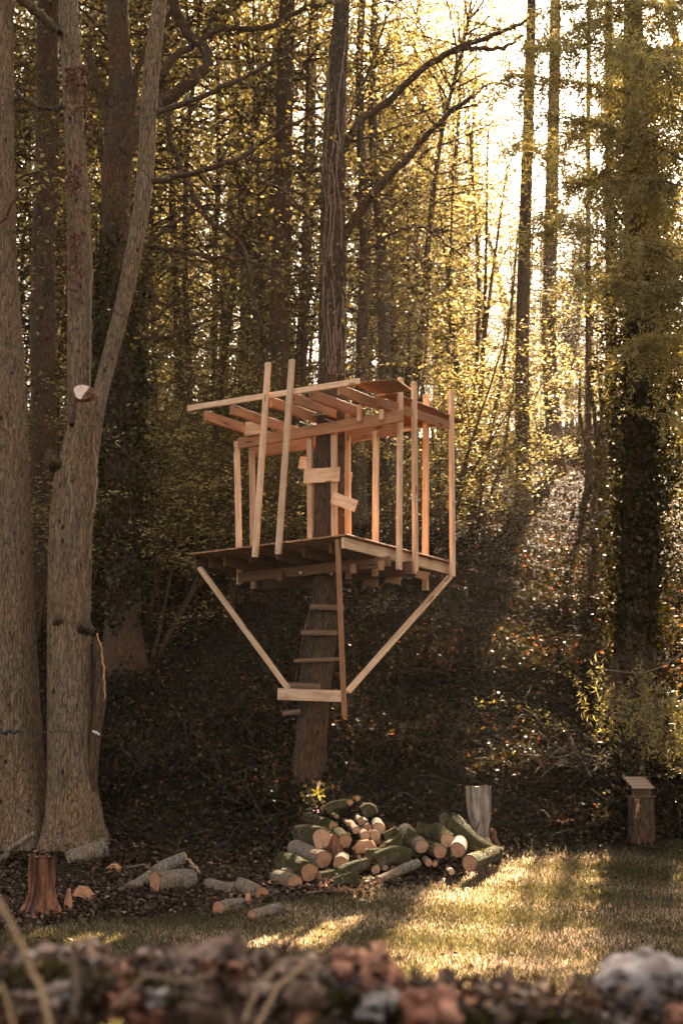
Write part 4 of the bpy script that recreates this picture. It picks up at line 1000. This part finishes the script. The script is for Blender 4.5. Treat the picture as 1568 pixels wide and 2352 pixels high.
for o_ in [c for c in house.children if c.name.split('.')[0] in ('cross_board', 'foot_board', 'leaning_post', 'post')]:
    L_ = max(v.co.x for v in o_.data.vertices); hy = max(v.co.y for v in o_.data.vertices); hz = max(v.co.z for v in o_.data.vertices)
    for xx in (.04, L_ - .04):
        mb = MB(); c_ = np.array([xx, 0, 0.]); ax_ = 1 if hy < hz else 2; q = np.zeros(3); q[ax_] = (hy if ax_ == 1 else hz)
        for sg in (-1, 1): tube(mb, [c_ + q * sg * .95, c_ + q * sg * 1.0 + np.sign(q) * sg * .003], [.007, .007], 8)
        me = mb.mesh('screw_heads'); me.materials.append(M['strap']); s2 = bpy.data.objects.new('screw_heads', me); link(s2, o_)
# ladder rungs nailed up the trunk, with the dark side rail
ld = thing('rung_ladder', c2at(640, 900, yB + .1), 'weathered board rungs nailed up the leaning trunk under the tree house', 'ladder')
for (x0, y0, x1, y1, h_) in ((690, 364, 868, 372, .075), (645, 500, 832, 500, .068), (608, 645, 852, 636, .05), (570, 770, 745, 776, .075), (549, 916, 642, 906, .065)):
    lumber('rung', c2at(x0, y0, yB + .08), c2at(x1, y1, yB + .08), .03, h_, UP, 'old_board', ld)
mb = MB(); tube(mb, smooth_path([c2at(612, 760, yB + .12), c2at(640, 620, yB + .12), c2at(660, 500, yB + .12), c2at(690, 380, yB + .12)], 16), .010, 5); part('side_rail', mb, M['rot_orange'], ld)

#@@LOGS
# ------------------------------------------------------------ logs
def C4(cx, cy): return (700 + .38265 * cx) / 1.0887, (1940 + .38265 * cy) / 1.0887
K4 = .38265 / 1.0887
def ylog(py): return 14.85 + (2035 - py) / 140 * 1.6
def log(c, axis, r, L, label, mat='bark_log', group='cut logs stacked at the edge of the lawn', el=1.0, cut='cut', both=False, bend=0, name='log', face=True, seg=26):
    axis = np.asarray(axis, float); axis /= np.linalg.norm(axis); c = np.asarray(c, float)
    t = thing(name, c + axis * L / 2 - UP * r, label, 'log', group); n = max(6, int(L / .06)); s = np.linspace(0, 1, n)[:, None]
    side = np.cross(axis, UP); side = side / (np.linalg.norm(side) + 1e-9)
    P = c + axis * L * s + (side * bend + UP * abs(bend) * .3) * np.sin(s * np.pi); ph = rng.uniform(0, 6)
    mb = MB(); tube(mb, P, r * (1 + .05 * np.sin(s[:, 0] * 5 + ph)), seg, True, lambda th, P_: 1 + .04 * np.abs(np.sin(th * 7 + P_[:, 1:2] * 3 + ph)) + .05 * np.sin(th * 2 + ph) + .03 * np.sin(th * 3 + P_[:, 1:2] * 9 + ph))
    tube(mb, P, r * .9, seg, True)if False else None
    part('bark', mb, M[mat], t, True)
    if face:
        cut_face('cut_face', c - axis * .004, -axis, r * .92, M[cut], t, el)
        cut_face('cut_face', P[-1] + axis * .004, axis, r * .92, M[cut], t, el)
    else:
        cut_face('cut_face', P[-1] + axis * .004, axis, r * .92, M[cut], t, el); cut_face('cut_face', c, -axis, r * .985, M[mat], t, el)
    if 'moss' in mat:
        k = int(2600 * r * L * 6); th = rng.uniform(0, np.pi, k); u = rng.uniform(0, 1, k)[:, None]; cc = c + axis * L * u + (side * bend + UP * abs(bend) * .3) * np.sin(u * np.pi)
        cc = cc + r * 1.04 * (np.cos(th)[:, None] * side + np.sin(th)[:, None] * np.cross(side, axis) * (1 if np.cross(side, axis)[2] > 0 else -1))
        mk = np.sin(u[:, 0] * 9 + th * 2 + ph) + rng.normal(0, .5, k) > -.3
        m2 = MB(); leaves(m2, cc[mk] + rng.normal(0, .006, (mk.sum(), 3)), .022, .2, .35); part('moss', m2, M['moss'], t, kind='stuff')
    return t
LG = [ # face centre (crop units), radius, body end offset (dx,dz in crop units), length, label, material
 (272, 410, 66, (-120, -25), .75, 'thickest sawn log, bright round face at the upper left of the pile', 'bark_moss'),
 (345, 330, 31, (-150, -55), .8, 'small round log lying just above the thickest log', 'bark_moss'),
 (285, 546, 53, (-170, -70), .85, 'sawn log under the thickest one, oval face', 'bark_log'),
 (392, 572, 45, (10, -30), .6, 'blunt log right of the oval faced log', 'bark_log'),
 (190, 632, 60, (-160, -70), .8, 'large orange faced log second from the pile left end', 'bark_moss'),
 (98, 700, 50, (-110, -30), .7, 'round log at the lower left end of the pile', 'bark_log'),
 (425, 425, 45, (-60, -50), .6, 'half hidden log right of the thickest log', 'bark_moss'),
 (497, 355, 25, (-40, -40), .6, 'small pale faced log high in the middle of the pile', 'bark_log'),
 (556, 395, 31, (-30, -40), .6, 'middling log below right of the small pale faced one', 'bark_log'),
 (573, 342, 25, (-30, -40), .6, 'small log at the top middle of the pile', 'bark_log'),
 (645, 345, 38, (-10, -30), .5, 'pale log next to the mossy rounded end', 'bark_log'),
 (622, 395, 32, (-10, -30), .5, 'dim log tucked under the pale one', 'bark_log'),
 (446, 315, 14, (-20, -20), .5, 'tiny branch end above the pile middle', 'bark_log'),
 (530, 300, 22, (-20, -20), .5, 'dark reddish log end behind the pile', 'bark_log'),
 (458, 175, 19, (-40, 10), .5, 'thin log end, left of the two topmost ones behind the pile', 'bark_moss'),
 (506, 148, 18, (-20, 10), .5, 'topmost thin log end behind the pile', 'bark_moss'),
 (552, 188, 13, (-10, 10), .5, 'thin log end, lowest right of the topmost three', 'bark_moss'),
 (370, 265, 14, (-30, -10), .5, 'thin branch end above the small round log', 'bark_moss'),
 (676, 475, 30, (60, -40), .5, 'pale crescent faced log right of the split wedge', 'bark_log'),
 (716, 455, 20, (50, -40), .5, 'small pale branch end beside the crescent face', 'bark_log'),
 (765, 470, 20, (50, -40), .5, 'small torn branch end in the dark hollow of the pile', 'bark_log'),
 (925, 462, 44, (-100, -100), .7, 'split log with flat pale half face, right of the hollow', 'bark_log'),
 (1092, 422, 47, (-60, -60), .7, 'brightest round log on top of the right hand stack', 'bark_moss'),
 (1043, 495, 44, (-90, -30), .7, 'oval faced log, left of the right hand stack', 'bark_moss'),
 (1161, 483, 48, (20, -50), .7, 'round log, right shoulder of the right hand stack', 'bark_log'),
 (1238, 572, 51, (150, -60), .8, 'darker faced log at the lower right end of the pile', 'bark_moss'),
 (970, 568, 24, (-20, -20), .5, 'small end below the oval faced log, left of a pair', 'bark_log'),
 (1011, 578, 16, (10, -20), .5, 'small end below the oval faced log, right of a pair', 'bark_log'),
 (1120, 628, 20, (-20, -15), .5, 'little pale branch end resting on the grass', 'bark_log'),
 (625, 615, 27, (20, -15), .5, 'small log end under the dark hollow, left of a pair', 'bark_log'),
 (685, 603, 17, (20, -15), .5, 'small log end under the dark hollow, right of a pair', 'bark_log'),
 (825, 515, 12, (20, -15), .4, 'tiny pale branch end in the hollow, upper of two', 'bark_log'),
 (803, 547, 13, (20, -15), .4, 'tiny branch end in the hollow, lower of two', 'bark_log'),
 (550, 700, 27, (80, -40), .6, 'mossy stick with dim face in front of the pile', 'bark_moss'),
]
for (cx, cy, rr, (ox, oz), L, lab, mt) in LG:
    px_, py_ = C4(cx, cy); Y = ylog(py_ + rr * K4 * .6) - rr * K4 * Y_mean([15.5]) / F
    c = at(px_, py_, Y); e = at(px_ + ox * K4, py_ + oz * K4, Y + L * .85); ax = e - c
    if oz < 0 and ax[2] < -.35 * L: ax[2] = -.35 * L
    log(c, ax, rr * K4 * Y / F, L, lab, mt, 'cut logs piled at the edge of the lawn', cut='cut_pale' if ('pale' in lab or 'bright' in lab) else 'cut')
def px_log(pts, rad, label, mat, Y=None, name='log', cut='cut', group='cut logs piled at the edge of the lawn', seg=20, ends=True, amp=.08):
    """a lying log through picture points"""
    Ys = [ylog(p[1] + rad * .7) for p in pts] if Y is None else Y
    P = np.array([at(x, y, d) for (x, y), d in zip(pts, np.broadcast_to(Ys, (len(pts),)))]); S = smooth_path(P, 26); r = rad * float(np.mean(Ys)) / F
    t = thing(name, P.mean(0) - UP * r, label, 'log', group); mb = MB(); ph = rng.uniform(0, 6)
    tube(mb, S, r * (1 + .06 * np.sin(np.linspace(0, 7, 26) + ph)), seg, False, lambda th, P_: 1 + amp * .6 * np.abs(np.sin(th * 6 + P_[:, :1] * 3)) + amp * np.sin(th * 2 + P_[:, :1] * 5 + ph) * .6)
    part('bark', mb, M[mat], t, True)
    if ends:
        cut_face('cut_face', S[0] - (S[1] - S[0]) * .0, S[0] - S[1], r * .97, M[cut], t); cut_face('cut_face', S[-1], S[-1] - S[-2], r * .97, M[cut], t)
    if 'moss' in mat:
        k = int(9000 * r * np.linalg.norm(P[-1] - P[0]) ); i = rng.integers(0, 26, k); v = rng.normal(size=(k, 3)); v[:, 2] = np.abs(v[:, 2]); v /= np.linalg.norm(v, axis=1)[:, None]
        m2 = MB(); leaves(m2, S[i] + v * r * 1.06 + rng.normal(0, .012, (k, 3)), .022, .2, .35); part('moss', m2, M['moss'], t, kind='stuff')
    return t
px_log([C4(255, 665), C4(350, 645), C4(460, 605), C4(570, 575)], 13, 'long mossy log lying across the front of the pile', 'bark_moss')
px_log([C4(355, 705), C4(430, 680), C4(515, 672)], 14, 'short mossy hummock of log in front of the pile', 'bark_moss', 14.7)
px_log([C4(640, 690), C4(740, 640), C4(850, 590), C4(900, 570)], 10, 'grey ridged branch slanting over the front of the pile', 'bark_log')
px_log([C4(560, 735), C4(600, 715), C4(640, 690)], 5, 'pale splintered tip in front of the pile', 'splinter', ends=False)
px_log([C4(810, 380), C4(870, 420), C4(930, 500)], 18, 'dark mossy log slanting behind the split half face', 'bark_moss', 15.9)
px_log([C4(890, 345), C4(960, 365), C4(1050, 400)], 17, 'bulging mossy log behind the right hand stack', 'bark_moss', 16.4)
px_log([C4(560, 520), C4(680, 510), C4(790, 420)], 15, 'mossy branch arching over the dark hollow', 'bark_moss', 15.6)
px_log([C4(640, 560), C4(740, 520), C4(850, 545)], 20, 'dark mossy branch at the bottom of the hollow', 'bark_moss', 15.4)
px_log([C4(715, 352), C4(730, 380), C4(735, 410)], 17, 'rounded mossy log end with sunlit rim on top of the pile', 'bark_moss', 15.8)
px_log([C4(1140, 310), C4(1200, 370), C4(1280, 450), C4(1380, 510), C4(1440, 530)], 20, 'thick mossy trunk section sloping down from the pale stump', 'bark_moss', [16.5, 16.3, 16.1, 16.0, 16.0])
px_log([C4(1060, 250), C4(1080, 300), C4(1085, 350)], 12, 'upright mossy stub behind the right hand stack', 'bark_moss', 16.8)
px_log([C4(540, 240), C4(580, 220), C4(600, 260)], 14, 'mossy knob under the topmost thin logs', 'bark_moss', 16.6)
px_log([C4(300, 230), C4(340, 200), C4(430, 180)], 10, 'mossy branch running behind the top of the pile', 'bark_moss', 16.6)
px_log([C4(30, 560), C4(100, 560), C4(170, 590)], 14, 'mossy log lying left of the large orange faced one', 'bark_moss', 15.6)
px_log([C4(5, 640), C4(60, 650), C4(90, 680)], 14, 'grey log end poking out at the pile left edge', 'bark_log', 15.2)
# split wedge and torn chunks
def chunk(q, size, label, mat='splinter', name='split_wood', Y=None, cat='split wood', group=None):
    c = at(*q, ylog(q[1]) if Y is None else Y); t = MB(); n = 9; V = []
    th = np.linspace(0, 2 * np.pi, n, endpoint=False)
    for zz_, k_ in ((-.5, 1), (-.1, 1.1), (.5, .55)):
        V += [c + np.array([math.cos(a) * size[0] * .5 * k_ * rng.uniform(.75, 1.2), math.sin(a) * size[0] * .4 * k_ * rng.uniform(.75, 1.2), zz_ * size[1] * rng.uniform(.8, 1.15)]) for a in th]
    f = [(i + n * k_, (i + 1) % n + n * k_, (i + 1) % n + n * (k_ + 1), i + n * (k_ + 1)) for k_ in (0, 1) for i in range(n)]
    t.add(V, f); t.add(np.array(V[2 * n:]), [tuple(range(n))]); o = part(name, t, M[mat]); return tag(o, label, cat, group)
chunk(C4(560, 465), (.26, .15), 'pale split wedge of wood in the middle of the pile', 'splinter'); chunk(C4(360, 460), (.2, .24), 'dark split chunk between the left logs', 'rot_orange')
chunk(C4(610, 400), (.16, .16), 'torn split block beside the mossy rounded end', 'splinter')
o = None
mb = MB()
for _ in range(60):
    c = hit(*C4(rng.uniform(270, 480), rng.uniform(735, 785))) + [0, 0, .03]; d = rng.normal(0, 1, 3) * [1, .6, .25]; d /= np.linalg.norm(d); box(mb, c - d * .06, c + d * rng.uniform(.04, .13), .012, .008)
o = part('splinter_heap', mb, M['splinter'], None, kind='stuff'); o['label'] = 'heap of orange wood splinters in front of the pile'; o['category'] = 'wood splinters'

# logs on the left, crop 3 coordinates
def C3(cx, cy): return (.4847 * cx) / 1.0887, (2000 + .4847 * cy) / 1.0887
K3 = .4847 / 1.0887
LGG = 'sawn logs lying loose near the left lawn edge'
def glog(a, b, rad, label, mat='bark_log', cut='cut', grp=LGG, Y=None):
    h_ = hit((a[0] + b[0]) / 2, (a[1] + b[1]) / 2 + rad) if Y is None else None; Yb = h_[1] if Y is None else Y
    return px_log([a, ((a[0] + b[0]) / 2, (a[1] + b[1]) / 2), b], rad, label, mat, [Yb - .05, Yb, Yb + .1] if a[1] > b[1] else [Yb + .05, Yb, Yb - .05], cut=cut, group=grp)
glog(C3(350, 320), C3(540, 245), 20, 'grey ridged log leaning on the roots of the forked tree')
a_ = hit(*C3(900, 480)); Yc = a_[1]
px_log([C3(800, 425), C3(890, 418), C3(985, 412)], 24, 'stout short grey log with oval cut face, left of the lawn centre', 'bark_log', [Yc - .12, Yc, Yc + .15], group=LGG)
px_log([C3(630, 485), C3(760, 410), C3(850, 345), C3(950, 300)], 14, 'thin log leaning behind the stout short log', 'bark_log', [Yc + .1, Yc + .2, Yc + .35, Yc + .4], group=LGG)
for (a, b, rr, lab, mt, cu) in ((C3(1125, 560), C3(1245, 540), 15, 'small sawn log with sunlit top, nearest the bright grass', 'bark_log', 'cut'), (C3(1222, 470), C3(1080, 440), 15, 'half log with upright cut face behind the sunlit topped log', 'bark_log', 'cut'),
                            (C3(1350, 490), C3(1240, 440), 17, 'half log with arched face between the small group', 'bark_log', 'cut'), (C3(1298, 598), C3(1440, 560), 12, 'slim grey log lying right of the sunlit topped log', 'bark_log', 'cut'),
                            (C3(1240, 505), C3(1070, 495), 8, 'thin mossy stick lying across the small log group', 'bark_moss', 'cut')):
    h_ = hit(a[0], a[1] + rr); px_log([a, ((a[0] + b[0]) / 2, (a[1] + b[1]) / 2), b], rr, lab, mt, [h_[1] - .03, h_[1] + .12, h_[1] + .3], cut=cu, group=LGG)
for q, s_, lab in ((C3(430, 490), (.2, .16), 'fresh orange split chunk right of the rotten stump'), (C3(352, 530), (.07, .24), 'thin orange slab leaning right of the rotten stump'), (C3(1280, 520), (.08, .12), 'splintered offcut in the small log group'), (C3(590, 350), (.16, .08), 'grey chip of wood among the fallen leaves')):
    h_ = hit(q[0], q[1] + s_[1] * 100); chunk(q, s_, lab, Y=h_[1])
# broken sticks near the short log
for pts, rr, lab, mt in (([C3(945, 275), C3(985, 325), C3(1030, 375)], 3, 'bare broken stick leaning on the stout short log', 'straw'), ([C3(650, 350), C3(740, 335), C3(840, 385)], 2, 'thin crooked twig behind the stout short log', 'twig'),
                         ([C3(0, 310), C3(90, 230), C3(170, 180)], 7, 'blurred grey branch leaning at the left edge above the rotten stump', 'bark_log')):
    mb = MB(); S_, _ = px_branch(mb, pts, [rr] * 3, Yc - .2, 14, 6); tag(part('fallen_stick', mb, M[mt], None, True), lab, 'stick')

# ------------------------------------------------------------ stumps and bird box
def stump(name, cols, Y, label, mat, cutmat, seg=48, amp=.16, top=True, flare=.0, jag=.0):
    """cols: (x, y, halfwidth) from top to ground in picture units"""
    P = np.array([at(x, y, Y) for x, y, h in cols]); r = np.array([h * Y / F for _, _, h in cols]); t = thing(name, P[-1], label, 'tree stump'); n = 40
    S = smooth_path(P, n); d = np.r_[0, np.cumsum(np.linalg.norm(np.diff(P, axis=0), axis=1))]; rr = np.interp(np.linspace(0, d[-1], n), d, r)
    mb = MB(); ph = rng.uniform(0, 6)
    tube(mb, S, rr, seg, False, lambda th, P_: 1 + amp * np.sin(th * 4 + ph + P_[:, 2:3] * .7) * .5 + amp * .7 * np.abs(np.sin(th * 9 + P_[:, 2:3] * 3)) + .03 * np.sin(th * 17 + P_[:, 2:3] * 11))
    if jag:
        V = mb.v[0]; k = np.clip((V[:, 2] - S[0][2] + .25) / .25, 0, 1); a = np.arctan2(V[:, 1] - S[0][1], V[:, 0] - S[0][0])
        V[:, 2] += k * jag * (np.sin(a * 5 + 1) * .5 + np.sin(a * 11) * .35 + rng.normal(0, .25, len(V)) * k)
    part('bole', mb, M[mat], t, True); mb = MB(); disc(mb, S[0] - UP * .004, (0, -.05, 1), rr[0] * 1.0, 24); part('top_face', mb, M[cutmat], t); return t
h_ = hit(*C3(220, 600)); stump('rotten_stump', [(98, 1966, 24), (97, 2000, 24), (96, 2040, 23), (95, 2070, 28), (94, 2095, 40), (94, 2112, 54)], h_[1], 'crumbling orange rotten stump on splayed roots near the left edge', 'rot_orange', 'rot_orange', amp=.3, jag=.05)
Ys_ = 16.9
tS = stump('pale_stump', [(1098, 1806, 28), (1099, 1850, 27), (1102, 1882, 24), (1104, 1900, 18), (1107, 1925, 16), (1111, 1950, 20), (1115, 1968, 29)], Ys_, 'bleached grey stump narrow at the foot, behind the right end of the log pile', 'wood_grey', 'wood_grey', amp=.07, jag=.02)
cut_face('cut_face', at(*C4(1348, 427), Ys_ - .22), (-.4, -1, .5), 9 * Ys_ / F, M['cut_pale'], tS)
mb = MB(); px_branch(mb, [C4(1380, 350), C4(1400, 420), C4(1440, 490), C4(1455, 520)], [6, 6, 7, 5], Ys_ - .1, 14, 8); part('root', mb, M['rot_orange'], tS, True)
Yb = 17.2; bb = hit(1470, 1945)
tb = stump('post_stump', [(1471, 1832, 27), (1472, 1870, 27), (1472, 1905, 28), (1472, 1950, 30)], Yb, 'dark upright log post carrying the bird box', 'bark_brown', 'cut', amp=.08)
mb = MB(); px_branch(mb, [(1461, 1832), (1462, 1850), (1459, 1880)], [6, 5, 2.5], Yb - .13, 8, 8); part('bare_wood_strip', mb, M['cut'], tb, True)
bx = thing('bird_box', at(1472, 1832, Yb), 'small roofed wooden bird table box standing on the dark log post', 'bird box')
def bxp(x, y, dy): return at(x, y, Yb + dy)
lumber('floor', bxp(1445, 1830, 0), bxp(1500, 1830, 0), .26, .02, UP, 'old_board', bx)
lumber('back_wall', bxp(1453, 1818, .08), bxp(1492, 1818, .08), .015, .12, UP, 'old_board', bx)
for x in (1453, 1492): lumber('side_wall', bxp(x, 1828, -.06), bxp(x, 1806, -.06), .016, .02, (0, 1, 0), 'old_board', bx); 
for k in range(4):
    f = k / 3; z0 = bxp(1474, 1812, 0)[2]; yy = Yb - .16 + .075 * k; xo = -.03 + .0 * k
    a0 = at(1450, 1810 - 0, Yb - .16)[0]; a1 = at(1500, 1810, Yb - .16)[0]
    zz_ = at(1474, 1808, Yb - .16)[2] + .036 * k; sh = -.016 * k
    lumber('roof_board', (a0 + sh, yy, zz_), (a1 + sh, yy, zz_), .078, .014, (0, -.42, .9), 'pane', bx)

# ------------------------------------------------------------ rhododendron with yellow leaves and a pink flower
fl = at(730, 1822, 16.6); tr = thing('rhododendron', hit(735, 1880), 'young rhododendron with bright yellow whorl of leaves and pink buds behind the log pile', 'shrub')
wood = MB(); tube(wood, smooth_path([wloc(tr), (wloc(tr) + fl) / 2 + [.05, 0, 0], fl], 10), .008, 5, False)
for q in ((700, 1800), (712, 1812), (738, 1858), (722, 1850)): tube(wood, smooth_path([wloc(tr) + [0, 0, .05], (wloc(tr) + at(*q, 16.6)) / 2, at(*q, 16.6)], 8), .004, 4, False)
part('stem', wood, M['twig'], tr)
mb = MB()
for k, (dx, dz) in enumerate(((0, .09), (.08, .05), (.09, -.04), (-.08, .05), (-.085, -.03), (.03, -.09))):
    tip = fl + np.array([dx, -.03, dz]); mid = (fl + tip) / 2; s = np.cross(tip - fl, [0, -1, 0]); s = s / np.linalg.norm(s) * .02
    m1 = MB(); m1.add([fl, mid + s - [0, .01, 0], tip, mid - s - [0, .01, 0]], [(0, 1, 2, 3)], np.array([.6])); part('leaf', m1, M['rhodo'], tr)
for q, nn in (((733, 1801), 9), ((728, 1862), 4)):
    mb = MB(); leaves(mb, at(*q, 16.55) + rng.normal(0, .014, (nn, 3)), .03, .1, .9); part('flower', mb, M['petal'], tr)
mb = MB(); leaves(mb, np.array([at(rng.uniform(690, 745), rng.uniform(1795, 1870), 16.6 + rng.uniform(-.1, .2)) for _ in range(90)]), .05, .3); part('foliage', mb, M['leaf_olive'], tr)

#@@WALL
# ------------------------------------------------------------ dry stone wall in the foreground
def stone_mesh(c, sx, sy, sz, sub=18, rough=.16):
    th = np.linspace(0, 2 * np.pi, sub, endpoint=False); ph = np.linspace(.02, np.pi - .02, sub // 2)
    T, Ph = np.meshgrid(th, ph); n = np.stack([np.cos(T) * np.sin(Ph), np.sin(T) * np.sin(Ph), np.cos(Ph)], -1)
    k = rng.normal(size=(12, 3)) * np.array([1.6 + i * .75 for i in range(12)])[:, None]; o = rng.uniform(0, 6, 12); r = 1 + sum(rough * .55 * np.sin(n @ k[i] + o[i]) / (1 + i * .3) for i in range(12))
    sq = np.sign(n) * np.abs(n) ** .75
    V = (sq * r[..., None] * np.array([sx, sy, sz]) / 2 + rng.normal(0, .003, n.shape)).reshape(-1, 3) + c; m_ = sub
    i = np.arange(sub // 2 - 1)[:, None] * m_; j = np.arange(m_)[None]; F_ = np.stack([i + j, i + m_ + j, i + m_ + (j + 1) % m_, i + (j + 1) % m_], -1).reshape(-1, 4)
    mb = MB(); mb.add(V, F_); return mb
YW = 3.0
wl = thing('dry_stone_wall', (0, YW, 0), 'low rough stone wall with moss and dead stems across the blurred foreground', 'stone wall')
def wst(px, py, w_, h_, mat, lab=None, Y=YW, rough=.24):
    c = at(px, py, Y); o = part('stone', stone_mesh(c, w_ * Y / F, .24, h_ * Y / F, 44, rough), M[mat], wl, True)
    if lab: o['label'] = lab
    return o
wst(1455, 2285, 190, 150, 'stone_white', 'big white stone'); wst(1530, 2262, 70, 90, 'stone_white')
wst(830, 2275, 190, 190, 'stone_red', 'large rust red stone', rough=.3); wst(900, 2320, 120, 100, 'stone_red')
wst(450, 2270, 230, 200, 'stone_brown', 'dark brown stone, tallest on the left', rough=.34); wst(345, 2300, 100, 150, 'stone_brown', rough=.3)
wst(165, 2230, 110, 130, 'stone_brown', rough=.3); wst(30, 2260, 120, 110, 'stone_white'); wst(250, 2270, 100, 120, 'stone_brown')
wst(1190, 2300, 150, 60, 'stone_brown'); wst(1060, 2330, 150, 70, 'stone_red'); wst(1310, 2335, 160, 60, 'stone_red'); wst(640, 2320, 150, 110, 'stone_brown')
wst(545, 2260, 60, 120, 'stone_brown')
for k_ in range(46):
    x_ = rng.uniform(-40, 1600); t_ = np.interp(x_, [0, 330, 450, 640, 800, 950, 1300, 1568], [2225, 2215, 2195, 2255, 2240, 2290, 2310, 2330]); s_ = rng.uniform(35, 95)
    wst(x_, t_ + rng.uniform(0, 110), s_ * 1.3, s_ * .9, ['stone_brown', 'stone_red', 'stone_brown', 'stone_white'][min(3, int(rng.random() * 3.3))], Y=YW - rng.uniform(-.02, .12), rough=.32)
 
# courses beneath, down to the ground
for row in range(6):
    z = 1.10 - row * .19; x = -1.9 + rng.uniform(0, .1)
    while x < 1.9:
        w_ = rng.uniform(.16, .34); mt = ['stone_brown', 'stone_red', 'stone_brown', 'stone_white'][rng.integers(4)] if rng.random() < .8 else 'stone_brown'
        part('stone', stone_mesh(np.array([x + w_ / 2, YW + rng.normal(0, .02), z]), w_ * 1.04, .34, .205, 16, .10), M[mt], wl, True); x += w_
mb = MB()
n_ = 4500; px_ = rng.uniform(-60, 1640, n_); top_y = np.interp(px_, [0, 100, 250, 330, 450, 560, 640, 720, 850, 950, 1100, 1300, 1400, 1568], [2230, 2200, 2230, 2230, 2250, 2230, 2270, 2260, 2300, 2320, 2320, 2330, 2350, 2350])
py_ = top_y + rng.exponential(50, n_); kk = np.sin(px_ * .02) + np.sin(px_ * .007 + 1) + rng.normal(0, .5, n_) > 0; Cm = np.array([at(a, b, YW - .12 - rng.uniform(0, .08)) for a, b in zip(px_[kk], py_[kk])])
leaves(mb, Cm, .022, .3, .4); part('moss', mb, M['moss'], wl, kind='stuff')
mb = MB(); n_ = 3500; px_ = rng.uniform(-60, 1640, n_); py_ = np.interp(px_, [0, 700, 900, 1568], [2240, 2240, 2290, 2330]) + rng.normal(10, 40, n_)
Cm = np.array([at(a, max(b, 2175), YW - rng.uniform(-.1, .2)) for a, b in zip(px_, py_)]); leaves(mb, Cm, .03, .3, .5)
part('dead_leaf_cover', mb, M['litter'], wl, kind='stuff')
for pts, rr, lab, mt, Y in (([(-30, 2030), (20, 2110), (70, 2220), (110, 2330), (120, 2400)], 6, 'long blurred dry stalk leaning across the lower left corner', 'straw', 2.2), ([(0, 2250), (25, 2330), (40, 2400)], 4, 'short blurred stalk at the lower left corner', 'straw', 2.3),
                        ([(940, 2255), (1040, 2265), (1130, 2290), (1200, 2320)], 7, 'dark blurred twig lying along the wall top, centre right', 'bark_brown', 2.85), ([(165, 2190), (175, 2260), (170, 2330)], 8, 'red brown blurred stem on the left wall top', 'twig', 2.7),
                        ([(720, 2200), (640, 2270), (590, 2360)], 5, 'pale bent stalk left of the rust red stone', 'straw', 2.6), ([(560, 2340), (600, 2260), (660, 2200)], 4, 'thin pale stem in front of the dark brown stone', 'straw', 2.6), ([(280, 2300), (340, 2240), (420, 2260), (500, 2230)], 6, 'brown woody stem twisting over the dark stone', 'twig', 2.75)):
    mb = MB(); px_branch(mb, pts, [rr] * len(pts), Y, 20, 8); tag(part('dry_stem', mb, M[mt], None, True), lab, 'plant stem')
#@@END
print('objects', len(sc.objects), 'verts', sum(len(m.vertices) for m in bpy.data.meshes), 'tris', sum(len(m.loops) - 2 * len(m.polygons) for m in bpy.data.meshes))
